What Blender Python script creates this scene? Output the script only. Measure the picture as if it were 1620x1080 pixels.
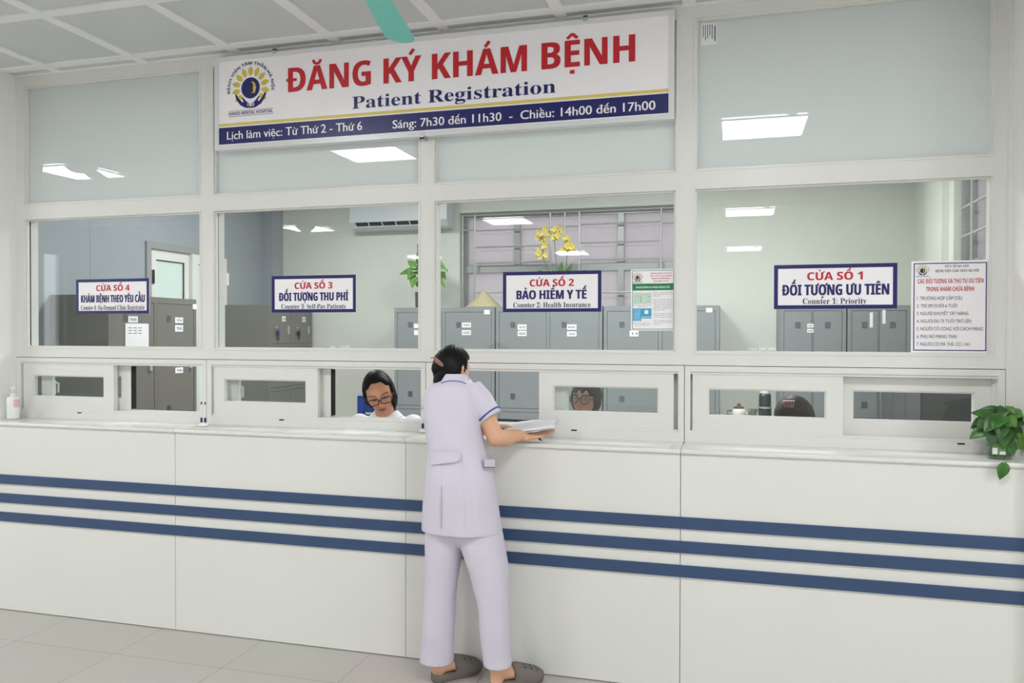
import bpy, bmesh, math, random, unicodedata
import numpy as np
from mathutils import Vector, Matrix, noise

for _o in list(bpy.data.objects):
    bpy.data.objects.remove(_o)
SC = bpy.context.scene
COL = SC.collection
random.seed(7)

# ------------------------------------------------------------------ camera, world, lights, exposure
FPX, YAW, PITCH, ROLL = 1250.18, .2703, -.0112, .0018
CAM = np.array([0., -3.7667, 1.5686])
_F = np.array([-math.sin(YAW)*math.cos(PITCH), math.cos(YAW)*math.cos(PITCH), math.sin(PITCH)])
_R = np.array([math.cos(YAW), math.sin(YAW), 0.]); _U = np.cross(_R, _F)
_R, _U = _R*math.cos(ROLL)+_U*math.sin(ROLL), -_R*math.sin(ROLL)+_U*math.cos(ROLL)
cam = bpy.data.cameras.new('camera'); camo = bpy.data.objects.new('camera', cam); COL.objects.link(camo)
cam.sensor_width = 36; cam.lens = FPX*36/1620; cam.clip_start = .05; cam.clip_end = 200
camo.matrix_world = Matrix(((_R[0], _U[0], -_F[0], CAM[0]), (_R[1], _U[1], -_F[1], CAM[1]), (_R[2], _U[2], -_F[2], CAM[2]), (0, 0, 0, 1)))
SC.camera = camo
W = bpy.data.worlds.new('daylight'); SC.world = W; W.use_nodes = True
W.node_tree.nodes['Background'].inputs[0].default_value = (.98, .965, 1.0, 1)
W.node_tree.nodes['Background'].inputs[1].default_value = 1.25
SC.view_settings.view_transform = 'Standard'; SC.view_settings.look = 'None'
SC.view_settings.gamma = 1; SC.view_settings.use_curve_mapping = False
SC.view_settings.exposure = 1.83
PANEL_HALL = 9.5      # light given off by each ceiling panel of the hall
PANEL_OFFICE = 13.5     # and by each panel of the office behind the glass

def on(px, py, ax, v):
    """the point where the sight line through a pixel meets a real plane (x, y or z = v)"""
    d = _F+_R*(px-810)/FPX+_U*(540-py)/FPX
    return CAM+d*(v-CAM[ax])/d[ax]

# ------------------------------------------------------------------ materials
def lin(c):
    r = []
    for v in c:
        v /= 255
        r.append(v/12.92 if v <= .04045 else ((v+.055)/1.055)**2.4)
    return r
MATS = {}
def mat(name, rgb, rough=.5, metal=0., spec=.5, var=.04, scale=8., coat=0., stretch=None, bump=0.):
    if name in MATS: return MATS[name]
    m = bpy.data.materials.new(name); m.use_nodes = True; nt = m.node_tree; b = nt.nodes['Principled BSDF']
    c = lin(rgb)
    tc = nt.nodes.new('ShaderNodeTexCoord'); nz = nt.nodes.new('ShaderNodeTexNoise')
    nz.inputs['Scale'].default_value = scale; nz.inputs['Detail'].default_value = 3
    if stretch:
        mp = nt.nodes.new('ShaderNodeMapping'); mp.inputs['Scale'].default_value = stretch
        nt.links.new(tc.outputs['Object'], mp.inputs[0]); nt.links.new(mp.outputs[0], nz.inputs['Vector'])
    else: nt.links.new(tc.outputs['Object'], nz.inputs['Vector'])
    rp = nt.nodes.new('ShaderNodeValToRGB')
    rp.color_ramp.elements[0].position = .3; rp.color_ramp.elements[1].position = .7
    rp.color_ramp.elements[0].color = [min(1, x*(1-var)) for x in c]+[1]
    rp.color_ramp.elements[1].color = [min(1, x*(1+var)) for x in c]+[1]
    nt.links.new(nz.outputs['Fac'], rp.inputs[0]); nt.links.new(rp.outputs[0], b.inputs['Base Color'])
    b.inputs['Roughness'].default_value = rough; b.inputs['Metallic'].default_value = metal
    b.inputs['Specular IOR Level'].default_value = spec; b.inputs['Coat Weight'].default_value = coat
    if bump:
        bp = nt.nodes.new('ShaderNodeBump'); bp.inputs['Strength'].default_value = bump; bp.inputs['Distance'].default_value = .003
        nt.links.new(nz.outputs['Fac'], bp.inputs['Height']); nt.links.new(bp.outputs[0], b.inputs['Normal'])
    MATS[name] = m; return m
def mix_glass(name, build, f0, rough=0.):
    """a reflective surface over what build() makes: reflection grows towards grazing view as on glass"""
    m = bpy.data.materials.new(name); m.use_nodes = True; nt = m.node_tree; nt.nodes.clear()
    N = nt.nodes.new; L = nt.links.new
    out = N('ShaderNodeOutputMaterial'); mx = N('ShaderNodeMixShader'); gl = N('ShaderNodeBsdfGlossy')
    gl.inputs['Roughness'].default_value = rough
    ge = N('ShaderNodeNewGeometry'); dt = N('ShaderNodeVectorMath'); dt.operation = 'DOT_PRODUCT'
    L(ge.outputs['Normal'], dt.inputs[0]); L(ge.outputs['Incoming'], dt.inputs[1])
    ab = N('ShaderNodeMath'); ab.operation = 'ABSOLUTE'; L(dt.outputs['Value'], ab.inputs[0])
    iv = N('ShaderNodeMath'); iv.operation = 'SUBTRACT'; iv.inputs[0].default_value = 1; L(ab.outputs[0], iv.inputs[1])
    pw = N('ShaderNodeMath'); pw.operation = 'POWER'; pw.inputs[1].default_value = 5; L(iv.outputs[0], pw.inputs[0])
    ma = N('ShaderNodeMath'); ma.operation = 'MULTIPLY_ADD'; ma.inputs[1].default_value = 1-f0; ma.inputs[2].default_value = f0
    L(pw.outputs[0], ma.inputs[0]); L(ma.outputs[0], mx.inputs[0]); L(build(nt), mx.inputs[1]); L(gl.outputs[0], mx.inputs[2])
    L(mx.outputs[0], out.inputs[0]); MATS[name] = m; return m
def _clear(col):
    def b(nt):
        t = nt.nodes.new('ShaderNodeBsdfTransparent'); t.inputs[0].default_value = col+(1,); return t.outputs[0]
    return b
def _frost(col, k):
    def b(nt):
        d = nt.nodes.new('ShaderNodeBsdfDiffuse'); t = nt.nodes.new('ShaderNodeBsdfTranslucent'); x = nt.nodes.new('ShaderNodeMixShader')
        nz = nt.nodes.new('ShaderNodeTexNoise'); nz.inputs['Scale'].default_value = 1.2
        rp = nt.nodes.new('ShaderNodeValToRGB')
        rp.color_ramp.elements[0].color = [v*.97 for v in col]+[1]; rp.color_ramp.elements[1].color = list(col)+[1]
        nt.links.new(nz.outputs['Fac'], rp.inputs[0])
        nt.links.new(rp.outputs[0], d.inputs[0]); nt.links.new(rp.outputs[0], t.inputs[0])
        x.inputs[0].default_value = k; nt.links.new(d.outputs[0], x.inputs[1]); nt.links.new(t.outputs[0], x.inputs[2]); return x.outputs[0]
    return b
M_GLASS = mix_glass('clear_glass', _clear((.955, .975, .97)), .042)
M_FROST = mix_glass('frosted_glass', _frost((.83, .865, .855), .45), .055)
M_WINFROST = mix_glass('window_frosted_glass', _frost((.54, .535, .55), .75), .04)
M_DOORGLASS = mix_glass('door_frosted_glass', _frost((.66, .735, .70), .5), .04)
M_JAR = mix_glass('jar_glass', _clear((.80, .86, .82)), .06)
M_WATER = mix_glass('water', _clear((.72, .78, .66)), .03)
M_LENS = mix_glass('lens_glass', _clear((.95, .95, .95)), .03)

M_FRAME = mat('white_upvc', (226, 226, 221), .32, var=.01)
M_WALL = mat('white_paint', (236, 235, 230), .7, var=.015, scale=2)
M_OFFWALL = mat('office_paint', (214, 217, 208), .75, var=.02, scale=2)
M_PANELWALL = mat('grey_panel_wall', (156, 163, 170), .5, var=.015, scale=2)
M_COUNTER = mat('white_laminate', (230, 230, 224), .22, var=.008, scale=3)
M_TOP = mat('white_stone_top', (229, 229, 224), .15, var=.012, scale=14)
M_BLUE = mat('slate_blue_laminate', (55, 78, 114), .45, var=.04)
M_NAVY = mat('navy_print', (27, 28, 98), .35, var=.03)
M_RED = mat('red_print', (196, 30, 42), .35, var=.03)
M_YELL = mat('yellow_print', (226, 204, 110), .4, var=.03)
M_GOLD = mat('gold_print', (214, 190, 78), .4, var=.05, scale=60)
M_SIGN = mat('white_sign_board', (247, 243, 246), .3, var=.01)
M_SIGNEDGE = mat('sign_edge', (222, 222, 224), .25, var=.01)
M_INK = mat('dark_ink', (38, 40, 66), .5)
M_GINK = mat('grey_ink', (92, 94, 104), .5)
M_GREEN = mat('green_print', (22, 128, 80), .4)
M_PALEBLUE = mat('pale_blue_print', (60, 165, 205), .4, var=.1, scale=80)
M_SKYBLUE = mat('sky_blue_print', (120, 190, 230), .4, var=.12, scale=60)
M_MINT = mat('mint_print', (200, 222, 205), .4, var=.08, scale=60)
M_PINKINK = mat('pink_ink', (196, 70, 86), .5)
M_PAPER = mat('paper', (238, 238, 240), .6, var=.01)
M_PAPERSHADE = mat('printed_paper', (205, 206, 216), .6, var=.06, scale=120)
M_LOCK = mat('grey_steel_locker', (134, 140, 142), .42, var=.02)
M_LOCKWARM = mat('warm_grey_steel_locker', (114, 113, 107), .42, var=.02)
M_LOCKDARK = mat('dark_slots', (70, 74, 78), .6)
M_BLACK = mat('black_plastic', (22, 22, 26), .4)
M_RUBBER = mat('black_rubber', (18, 18, 18), .7)
M_STEEL = mat('stainless_steel', (188, 190, 190), .35, metal=.45, var=.03)
M_ALU = mat('aluminium', (165, 168, 168), .4, metal=.3, var=.03)
M_WHITEPL = mat('white_plastic', (232, 232, 228), .35, var=.01)
M_ACGREY = mat('ac_white_plastic', (205, 212, 216), .4, var=.01)
M_TILE = mat('ceiling_tile', (207, 212, 212), .5, var=.02, scale=3)
M_GRID = mat('ceiling_grid', (240, 240, 240), .45, var=.01)
M_TURQ = mat('turquoise_blade', (118, 214, 200), .4, var=.03)
M_SKIN = mat('skin', (214, 164, 132), .5, var=.05, scale=30)
M_HAIR = mat('black_hair', (11, 10, 11), .5, spec=.22, var=.5, scale=90, stretch=(1, 1, .12), bump=.2)
M_HAIRB = mat('dark_brown_hair', (50, 39, 36), .5, spec=.3, var=.4, scale=90, stretch=(1, 1, .12), bump=.2)
M_UNI = mat('lilac_white_uniform', (214, 208, 222), .8, var=.015, scale=10)
M_COAT = mat('white_coat', (230, 230, 238), .75, var=.03, scale=20)
M_PIPING = mat('blue_piping', (62, 88, 160), .6)
M_MASK = mat('white_mask', (238, 236, 236), .8)
M_CLIP = mat('brown_hair_clip', (150, 104, 96), .35)
M_CROC = mat('taupe_foam', (112, 106, 98), .6, var=.05)
M_CROCDARK = mat('foam_holes', (30, 28, 27), .8)
M_SPEC = mat('dark_spectacle_frame', (52, 30, 30), .35)
M_CHAIR = mat('blue_chair_plastic', (16, 62, 150), .4, var=.05)
M_LEAF = mat('green_leaf', (52, 104, 36), .35, var=.45, scale=26)
M_LEAFD = mat('dark_green_leaf', (56, 96, 48), .35, var=.35, scale=26)
M_LEAFMID = mat('mid_green_leaf', (92, 138, 58), .35, var=.35, scale=26)
M_LEAFLIT = mat('pale_green_leaf', (116, 158, 96), .4, var=.3, scale=26)
M_STEM = mat('green_stem', (92, 120, 62), .5)
M_BARK = mat('brown_stem', (74, 70, 56), .7)
M_ORCHID = mat('yellow_orchid_petals', (216, 196, 92), .5, var=.3, scale=90)
M_POT = mat('grey_pot', (150, 160, 166), .4)
M_STRAW = mat('straw', (176, 166, 134), .8, var=.14, scale=60)
M_TEA = mat('white_porcelain', (228, 224, 216), .15)
M_BROWN = mat('brown_rim', (98, 74, 58), .4)
M_FLASK = mat('dark_green_flask', (36, 58, 60), .3)
M_FILING = mat('dark_grey_steel', (92, 93, 94), .45, var=.02)
M_DESK = mat('pale_desk_top', (205, 200, 190), .4)
M_BAND = mat('dark_blue_pen', (30, 36, 96), .35)
M_PINKLBL = mat('pink_label', (226, 190, 190), .5)
M_OUT = mat('pink_outside_wall', (222, 208, 211), .8, var=.04, scale=2)
def emit(name, col, s):
    m = bpy.data.materials.new(name); m.use_nodes = True; nt = m.node_tree; nt.nodes.clear()
    e = nt.nodes.new('ShaderNodeEmission'); o = nt.nodes.new('ShaderNodeOutputMaterial')
    e.inputs[0].default_value = col+(1,); e.inputs[1].default_value = s; nt.links.new(e.outputs[0], o.inputs[0]); return m
M_LED = emit('led_diffuser', (.97, .985, 1.), PANEL_HALL)
M_LEDO = emit('office_led_diffuser', (.98, .985, .99), PANEL_OFFICE)
def floor_mat():
    m = bpy.data.materials.new('floor_tiles'); m.use_nodes = True; nt = m.node_tree; b = nt.nodes['Principled BSDF']
    tc = nt.nodes.new('ShaderNodeTexCoord'); mp = nt.nodes.new('ShaderNodeMapping'); br = nt.nodes.new('ShaderNodeTexBrick')
    mp.inputs['Location'].default_value = (2.8895+6, .6624+12, 0)
    br.offset = 0; br.inputs['Scale'].default_value = 1; br.inputs['Brick Width'].default_value = .6; br.inputs['Row Height'].default_value = .6
    br.inputs['Mortar Size'].default_value = .0022; br.inputs['Mortar Smooth'].default_value = .2
    br.inputs['Color1'].default_value = lin((190, 185, 177))+[1]; br.inputs['Color2'].default_value = lin((194, 189, 181))+[1]
    br.inputs['Mortar'].default_value = lin((150, 142, 134))+[1]
    nz = nt.nodes.new('ShaderNodeTexNoise'); nz.inputs['Scale'].default_value = 1.7; nz.inputs['Detail'].default_value = 5
    mx = nt.nodes.new('ShaderNodeMix'); mx.data_type = 'RGBA'; mx.blend_type = 'MULTIPLY'; mx.inputs[0].default_value = .12
    nt.links.new(tc.outputs['Object'], mp.inputs[0]); nt.links.new(mp.outputs[0], br.inputs['Vector']); nt.links.new(mp.outputs[0], nz.inputs['Vector'])
    nt.links.new(br.outputs['Color'], mx.inputs[6]); nt.links.new(nz.outputs['Color'], mx.inputs[7])
    nt.links.new(mx.outputs[2], b.inputs['Base Color']); b.inputs['Roughness'].default_value = .28
    return m
M_FLOOR = floor_mat()

# ------------------------------------------------------------------ mesh helpers
class MB:
    def __init__(s): s.v = []; s.f = []; s.mi = []; s.sm = []; s.cur = 0; s.smooth = False
    def add(s, vs, fs, sm=None):
        o = len(s.v); s.v.extend([tuple(map(float, p)) for p in vs])
        for f in fs:
            s.f.append([i+o for i in f]); s.mi.append(s.cur); s.sm.append(s.smooth if sm is None else sm)
        return s
    def box(s, x0, x1, y0, y1, z0, z1):
        return s.add([(x0, y0, z0), (x1, y0, z0), (x1, y1, z0), (x0, y1, z0), (x0, y0, z1), (x1, y0, z1), (x1, y1, z1), (x0, y1, z1)],
                     [(3, 2, 1, 0), (4, 5, 6, 7), (0, 1, 5, 4), (1, 2, 6, 5), (2, 3, 7, 6), (3, 0, 4, 7)], False)
    def rbox(s, x0, x1, y0, y1, z0, z1, r, seg=3):
        bm = bmesh.new(); bmesh.ops.create_cube(bm, size=1)
        for v in bm.verts: v.co = Vector(((x0+x1)/2+v.co.x*(x1-x0), (y0+y1)/2+v.co.y*(y1-y0), (z0+z1)/2+v.co.z*(z1-z0)))
        bmesh.ops.bevel(bm, geom=bm.edges[:], offset=r, segments=seg, affect='EDGES', profile=.5)
        s.bm(bm, True); return s
    def bm(s, bm, sm=False):
        bm.verts.index_update(); s.add([v.co for v in bm.verts], [[v.index for v in f.verts] for f in bm.faces], sm); bm.free()
    def ring_frame(s, x0, x1, z0, z1, w, y0, y1):
        """four mitred bars round a rectangle in the x-z plane"""
        o = [(x0, z0), (x1, z0), (x1, z1), (x0, z1)]; i = [(x0+w, z0+w), (x1-w, z0+w), (x1-w, z1-w), (x0+w, z1-w)]
        for k in range(4):
            a, b, c, d = o[k], o[(k+1) % 4], i[(k+1) % 4], i[k]
            vs = [(p[0], y0, p[1]) for p in (a, b, c, d)]+[(p[0], y1, p[1]) for p in (a, b, c, d)]
            s.add(vs, [(0, 1, 2, 3), (7, 6, 5, 4), (0, 4, 5, 1), (1, 5, 6, 2), (2, 6, 7, 3), (3, 7, 4, 0)], False)
        return s
    def poly(s, pts, o, r, u):
        o, r, u = map(np.array, (o, r, u)); return s.add([o+r*p[0]+u*p[1] for p in pts], [list(range(len(pts)))], False)
    def loft(s, rings, cap=True, closed=False):
        n = len(rings[0]); vs = [p for r in rings for p in r]; fs = []
        m = len(rings)
        for i in range(m if closed else m-1):
            for j in range(n):
                a, b = i*n+j, i*n+(j+1) % n; c, d = ((i+1) % m)*n+(j+1) % n, ((i+1) % m)*n+j
                fs.append((a, b, c, d))
        if cap and not closed: fs += [list(range(n))[::-1], [(m-1)*n+j for j in range(n)]]
        return s.add(vs, fs)
    def tube(s, pts, rad, n=10, cap=True, round_=False):
        P = [np.array(p, float) for p in pts]; R = rad if hasattr(rad, '__len__') else [rad]*len(P)
        rings = []; up = None
        for i, p in enumerate(P):
            t = P[min(i+1, len(P)-1)]-P[max(i-1, 0)]; t = t/(np.linalg.norm(t)+1e-12)
            if up is None:
                up = np.array([0, 0, 1.]) if abs(t[2]) < .9 else np.array([1., 0, 0])
            a = np.cross(t, up); a /= np.linalg.norm(a)+1e-12; up = np.cross(a, t)
            fr = [(p, R[i], 0)]
            if round_ and i == 0: fr = [(p-t*R[i]*math.sin(q), R[i]*math.cos(q), 0) for q in (1.45, 1.05, .55)]+fr
            if round_ and i == len(P)-1: fr = fr+[(p+t*R[i]*math.sin(q), R[i]*math.cos(q), 0) for q in (.55, 1.05, 1.45)]
            for c, r, _ in fr:
                rings.append([c+(a*math.cos(2*math.pi*k/n)+up*math.sin(2*math.pi*k/n))*r for k in range(n)])
        return s.loft(rings, cap)
    def lathe(s, prof, c, n=24, axis=2):
        rings = []
        for r, h in prof:
            rings.append([(c[0]+r*math.cos(2*math.pi*k/n), c[1]+r*math.sin(2*math.pi*k/n), c[2]+h) for k in range(n)])
        return s.loft(rings)
    def ell(s, c, r, n=16, m=10, M=None):
        rings = []
        for i in range(1, m):
            t = math.pi*i/m-math.pi/2
            rings.append([(r[0]*math.cos(t)*math.cos(2*math.pi*k/n), r[1]*math.cos(t)*math.sin(2*math.pi*k/n), r[2]*math.sin(t)) for k in range(n)])
        rings = [np.array(q) for q in rings]
        if M is not None: rings = [q @ np.array(M).T for q in rings]
        rings = [q+np.array(c) for q in rings]
        return s.loft(rings)
    def disc(s, c, r, u, v, n=20, ru=None):
        c, u, v = map(np.array, (c, u, v)); ru = ru or r
        return s.add([c+u*r*math.cos(2*math.pi*k/n)+v*ru*math.sin(2*math.pi*k/n) for k in range(n)], [list(range(n))], False)
    def grid(s, fn, nu, nv, wrap=False):
        vs = [fn(i/(nu if wrap else nu-1), j/(nv-1)) for j in range(nv) for i in range(nu)]; fs = []
        for j in range(nv-1):
            for i in range(nu if wrap else nu-1):
                a, b = j*nu+i, j*nu+(i+1) % nu; fs.append((a, b, b+nu, a+nu))
        return s.add(vs, fs)
    def xform(s, M, start=0):
        A = np.array(M)
        for i in range(start, len(s.v)):
            p = A @ np.array([*s.v[i], 1.]); s.v[i] = tuple(p[:3])
        return s

WL = {}
def link(o, parent=None):
    COL.objects.link(o)
    if parent is not None: o.parent = parent
    return o
def tag(o, label=None, cat=None, group=None, kind=None):
    for k, v in (('label', label), ('category', cat), ('group', group), ('kind', kind)):
        if v: o[k] = v
    return o
def thing(name, loc, label=None, cat=None, group=None, kind=None):
    o = bpy.data.objects.new(name, None); o.location = [float(v) for v in loc]; o.empty_display_size = .1
    link(o); WL[o] = np.array(loc, float); return tag(o, label, cat, group, kind)
def mesh_from(name, mb, mats, off):
    me = bpy.data.meshes.new(name); v = np.array(mb.v, float).reshape(-1, 3)-off
    me.from_pydata(v.tolist(), [], mb.f)
    for m in (mats if isinstance(mats, (list, tuple)) else [mats]): me.materials.append(m)
    me.polygons.foreach_set('material_index', mb.mi); me.polygons.foreach_set('use_smooth', mb.sm); me.update()
    return me
def fix_normals(me):
    bm = bmesh.new(); bm.from_mesh(me); bmesh.ops.recalc_face_normals(bm, faces=bm.faces[:]); bm.to_mesh(me); bm.free()
def obj(name, mb, mats, parent=None, label=None, cat=None, group=None, kind=None, fix=False):
    v = np.array(mb.v, float).reshape(-1, 3)
    if parent is None: off = np.array([(v[:, 0].min()+v[:, 0].max())/2, (v[:, 1].min()+v[:, 1].max())/2, v[:, 2].min()])
    else: off = WL[parent]
    me = mesh_from(name, mb, mats, off)
    if fix: fix_normals(me)
    o = bpy.data.objects.new(name, me); link(o, parent); WL[o] = off
    if parent is None: o.location = off.tolist()
    return tag(o, label, cat, group, kind)
def copy_tree(o, parent=None):
    c = o.copy(); COL.objects.link(c)
    if parent is not None: c.parent = parent
    for ch in [q for q in KIDS.get(o, [])] if False else list(o.children): copy_tree(ch, c)
    return c
KIDS = {}
def place(o, loc, rz=0.): o.location = [float(v) for v in loc]; o.rotation_euler = (0, 0, rz); return o
def fused(mb, voxel, smooth=4, factor=.5):
    """one continuous skin over overlapping closed shapes"""
    me = mesh_from('fuse', mb, [], np.zeros(3)); fix_normals(me); o = bpy.data.objects.new('fuse', me); COL.objects.link(o)
    r = o.modifiers.new('r', 'REMESH'); r.mode = 'VOXEL'; r.voxel_size = voxel
    if smooth: q = o.modifiers.new('s', 'SMOOTH'); q.iterations = smooth; q.factor = factor
    dg = bpy.context.evaluated_depsgraph_get(); dg.update()
    n = bpy.data.meshes.new_from_object(o.evaluated_get(dg)); bpy.data.objects.remove(o); bpy.data.meshes.remove(me)
    v = np.empty(len(n.vertices)*3); n.vertices.foreach_get('co', v)
    out = MB(); out.smooth = True
    out.add(v.reshape(-1, 3), [list(p.vertices) for p in n.polygons], True); bpy.data.meshes.remove(n); return out
def smoothstep(a, b, x): t = np.clip((x-a)/(b-a), 0, 1); return t*t*(3-2*t)

# ------------------------------------------------------------------ lettering
GL = {}
def _raw(body):
    c = bpy.data.curves.new('glyph', 'FONT'); c.body = body; c.size = 1; c.resolution_u = 3; c.fill_mode = 'FRONT'
    o = bpy.data.objects.new('glyph', c); COL.objects.link(o)
    dg = bpy.context.evaluated_depsgraph_get(); dg.update()
    me = bpy.data.meshes.new_from_object(o.evaluated_get(dg)); bpy.data.objects.remove(o); bpy.data.curves.remove(c)
    v = [(p.co.x, p.co.y) for p in me.vertices]; f = [list(p.vertices) for p in me.polygons]; bpy.data.meshes.remove(me)
    return v, f
def _map(ch, st):
    if st == 'sans' or not ch.isascii(): return ch
    up, lo, dg = {'bold': (0x1D5D4, 0x1D5EE, 0x1D7EC), 'serif': (0x1D400, 0x1D41A, 0x1D7CE)}[st]
    if 'A' <= ch <= 'Z': return chr(up+ord(ch)-65)
    if 'a' <= ch <= 'z': return chr(lo+ord(ch)-97)
    if '0' <= ch <= '9': return chr(dg+ord(ch)-48)
    return ch
def glyph(ch, st):
    k = (ch, st)
    if k not in GL:
        h = _map('H', st)
        if (None, st) not in GL: GL[(None, st)] = max(p[0] for p in _raw(h+h)[0])
        if ch == ' ': GL[k] = ([], [], .27)
        else:
            v, f = _raw(_map(ch, st)); w = max(p[0] for p in _raw(h+_map(ch, st)+h)[0])
            GL[k] = (v, f, w-GL[(None, st)])
    return GL[k]
def arc(cx, cy, r, a0, a1, t, n=8, ry=None):
    ry = ry or r; q = []
    for i in range(n):
        for w, a in ((t/2, a0+(a1-a0)*i/n), (t/2, a0+(a1-a0)*(i+1)/n)): pass
        A, B = math.radians(a0+(a1-a0)*i/n), math.radians(a0+(a1-a0)*(i+1)/n)
        P = lambda a, d: (cx+(r+d)*math.cos(a), cy+(ry+d)*math.sin(a))
        q.append([P(A, -t/2), P(A, t/2), P(B, t/2), P(B, -t/2)])
    return q
def bar(a, b, t):
    dx, dy = b[0]-a[0], b[1]-a[1]; l = math.hypot(dx, dy); nx, ny = -dy/l*t/2, dx/l*t/2
    return [(a[0]+nx, a[1]+ny), (a[0]-nx, a[1]-ny), (b[0]-nx, b[1]-ny), (b[0]+nx, b[1]+ny)]
def text_layout(s, st, marked=None):
    H = max(p[1] for p in glyph('H', st)[0]); t = H*(.085 if st == 'sans' else .13); x = 0; P = []
    for full in s:
        d = unicodedata.normalize('NFD', full); base = d[0]; marks = d[1:]; stroke = base in 'Đđ'
        if stroke: base = 'D' if base == 'Đ' else 'd'
        v, f, adv = glyph(base, st)
        for q in f: P.append([(v[i][0]+x, v[i][1]) for i in q])
        n0 = len(P)
        if v:
            xs = [p[0] for p in v]; x0, x1 = min(xs)+x, max(xs)+x; cx = (x0+x1)/2; top = max(p[1] for p in v); w = .2*H
            if base in 'ij' and any(ord(m) in (0x300, 0x301, 0x303, 0x309) for m in marks): top -= .05*H
            if stroke: P.append(bar((x0-.08*H, H*.5), (cx-.02*H, H*.5), t*.9) if base == 'D' else bar((cx, H*.9), (x1+.06*H, H*.9), t*.8))
            g = top+.07*H; side = 0
            for m in marks:
                o = ord(m)
                if o == 0x302:
                    P.append(bar((cx-w, g), (cx, g+.17*H), t*.75)); P.append(bar((cx+w, g), (cx, g+.17*H), t*.75)); g += .2*H; side = w*.55
                elif o == 0x306: P += arc(cx, g+.17*H, w*.85, 180, 360, t*.75); g += .2*H
                elif o == 0x301: P.append(bar((cx-w*.3+side, g), (cx+w*.55+side, g+.2*H), t*.85))
                elif o == 0x300: P.append(bar((cx+w*.3-side, g), (cx-w*.55-side, g+.2*H), t*.85))
                elif o == 0x303: P += arc(cx-w*.4, g+.05*H, w*.42, 180, 20, t*.7, 6); P += arc(cx+w*.4, g+.1*H, w*.42, 200, 360, t*.7, 6)
                elif o == 0x309: P += arc(cx+side*.8, g+.13*H, .075*H, 170, -90, t*.7, 8)
                elif o == 0x323: P.append([(cx-t*.6, -.26*H), (cx+t*.6, -.26*H), (cx+t*.6, -.26*H+t*1.1), (cx-t*.6, -.26*H+t*1.1)])
                elif o == 0x31b: P.append(bar((x1-t*.6, top-.1*H), (x1+.1*H, top-.02*H), t*.8)); P.append(bar((x1+.08*H, top-.05*H), (x1+.12*H, top+.12*H), t*.8))
        if marked is not None: marked += range(n0, len(P))
        x += adv
    return P, H
def text(mb, s, st, o, cap, width=None, align='c', r=(1, 0, 0), u=(0, 0, 1), heavy=0.):
    """print s with capitals cap metres tall and the line width metres wide; o is its middle (or left) point on the baseline"""
    mk = []; P, H = text_layout(s, st, mk); mk = set(mk); xs = [p[0] for q in P for p in q]; x0, x1 = min(xs), max(xs)
    sy = cap/H; sx = width/(x1-x0) if width else sy
    o, r, u = (np.array(k, float) for k in (o, r, u)); sh = (x0+x1)/2 if align == 'c' else x0
    n = np.cross(r, u)
    for k, q in enumerate(P):
        a = sum(q[i][0]*q[(i+1) % len(q)][1]-q[(i+1) % len(q)][0]*q[i][1] for i in range(len(q)))
        if a < 0: q = q[::-1]
        for h in ((-heavy, heavy) if heavy else (0.,)):
            mb.add([o+r*((p[0]-sh)*sx+h)+u*p[1]*sy+n*((.00025+.00001*(k % 7) if k in mk else 0.)+(.00012 if h > 0 else 0)) for p in q], [list(range(len(q)))], False)
    return mb
# ------------------------------------------------------------------ the setting
XL, XR, YB, ZC = -9.4, 4.6, -13.2, 3.0878          # hall
OX0, OX1, OY1 = -4.75, 1.52, 3.75                   # office behind the glass
FZ = dict(top=1.0602, open0=1.103, open1=1.389, band=1.4185, g0=1.4741, g1=2.2385, u0=2.3217, u1=3.0285)
def struct(name, mb, m, parent=None, label=None, cat=None, fix=False):
    o = obj(name, mb, m, parent, fix=fix)
    if parent is None: tag(o, label, cat, None, 'structure')
    return o
def wall_with_hole(x0, x1, y0, y1, z0, z1, hx0, hx1, hz0, hz1, axis='y'):
    mb = MB()
    if axis == 'y':
        mb.box(x0, hx0, y0, y1, z0, z1); mb.box(hx1, x1, y0, y1, z0, z1); mb.box(hx0, hx1, y0, y1, z0, hz0); mb.box(hx0, hx1, y0, y1, hz1, z1)
    else:
        mb.box(x0, x1, y0, hx0, z0, z1); mb.box(x0, x1, hx1, y1, z0, z1); mb.box(x0, x1, hx0, hx1, z0, hz0); mb.box(x0, x1, hx0, hx1, hz1, z1)
    return mb
m = MB().box(XL-.2, XR+.2, YB-.2, OY1+.2, -.1, 0)
struct('floor', m, M_FLOOR, label='pale beige square floor tiles with thin grey joints', cat='floor')
m = MB().box(XL-.2, XR+.2, YB-.2, 0.1, ZC+.004, ZC+.1)
ceil = struct('ceiling', m, M_TILE, label='grey square metal ceiling tiles between broad white bars over the hall', cat='ceiling')
m = MB()
x = -3.7929-.6*9
while x < XR:
    m.box(x-.029, x+.029, YB, 0, ZC-.004, ZC+.004); x += .6
y = -.105
k = 0
while y > YB:
    m.box(XL, XR, y-.029, y+.029, ZC-.0045, ZC+.004); y -= .6
m.box(XL, XR, -.012, 0.0, ZC-.006, ZC+.004)
struct('ceiling_grid', m, M_GRID, ceil)
m = MB().box(OX0-.1, OX1+.1, .1, OY1+.1, ZC+.004, ZC+.1)
struct('ceiling_office', m, M_OFFWALL, label='plain white ceiling of the office behind the glass', cat='ceiling')
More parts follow.
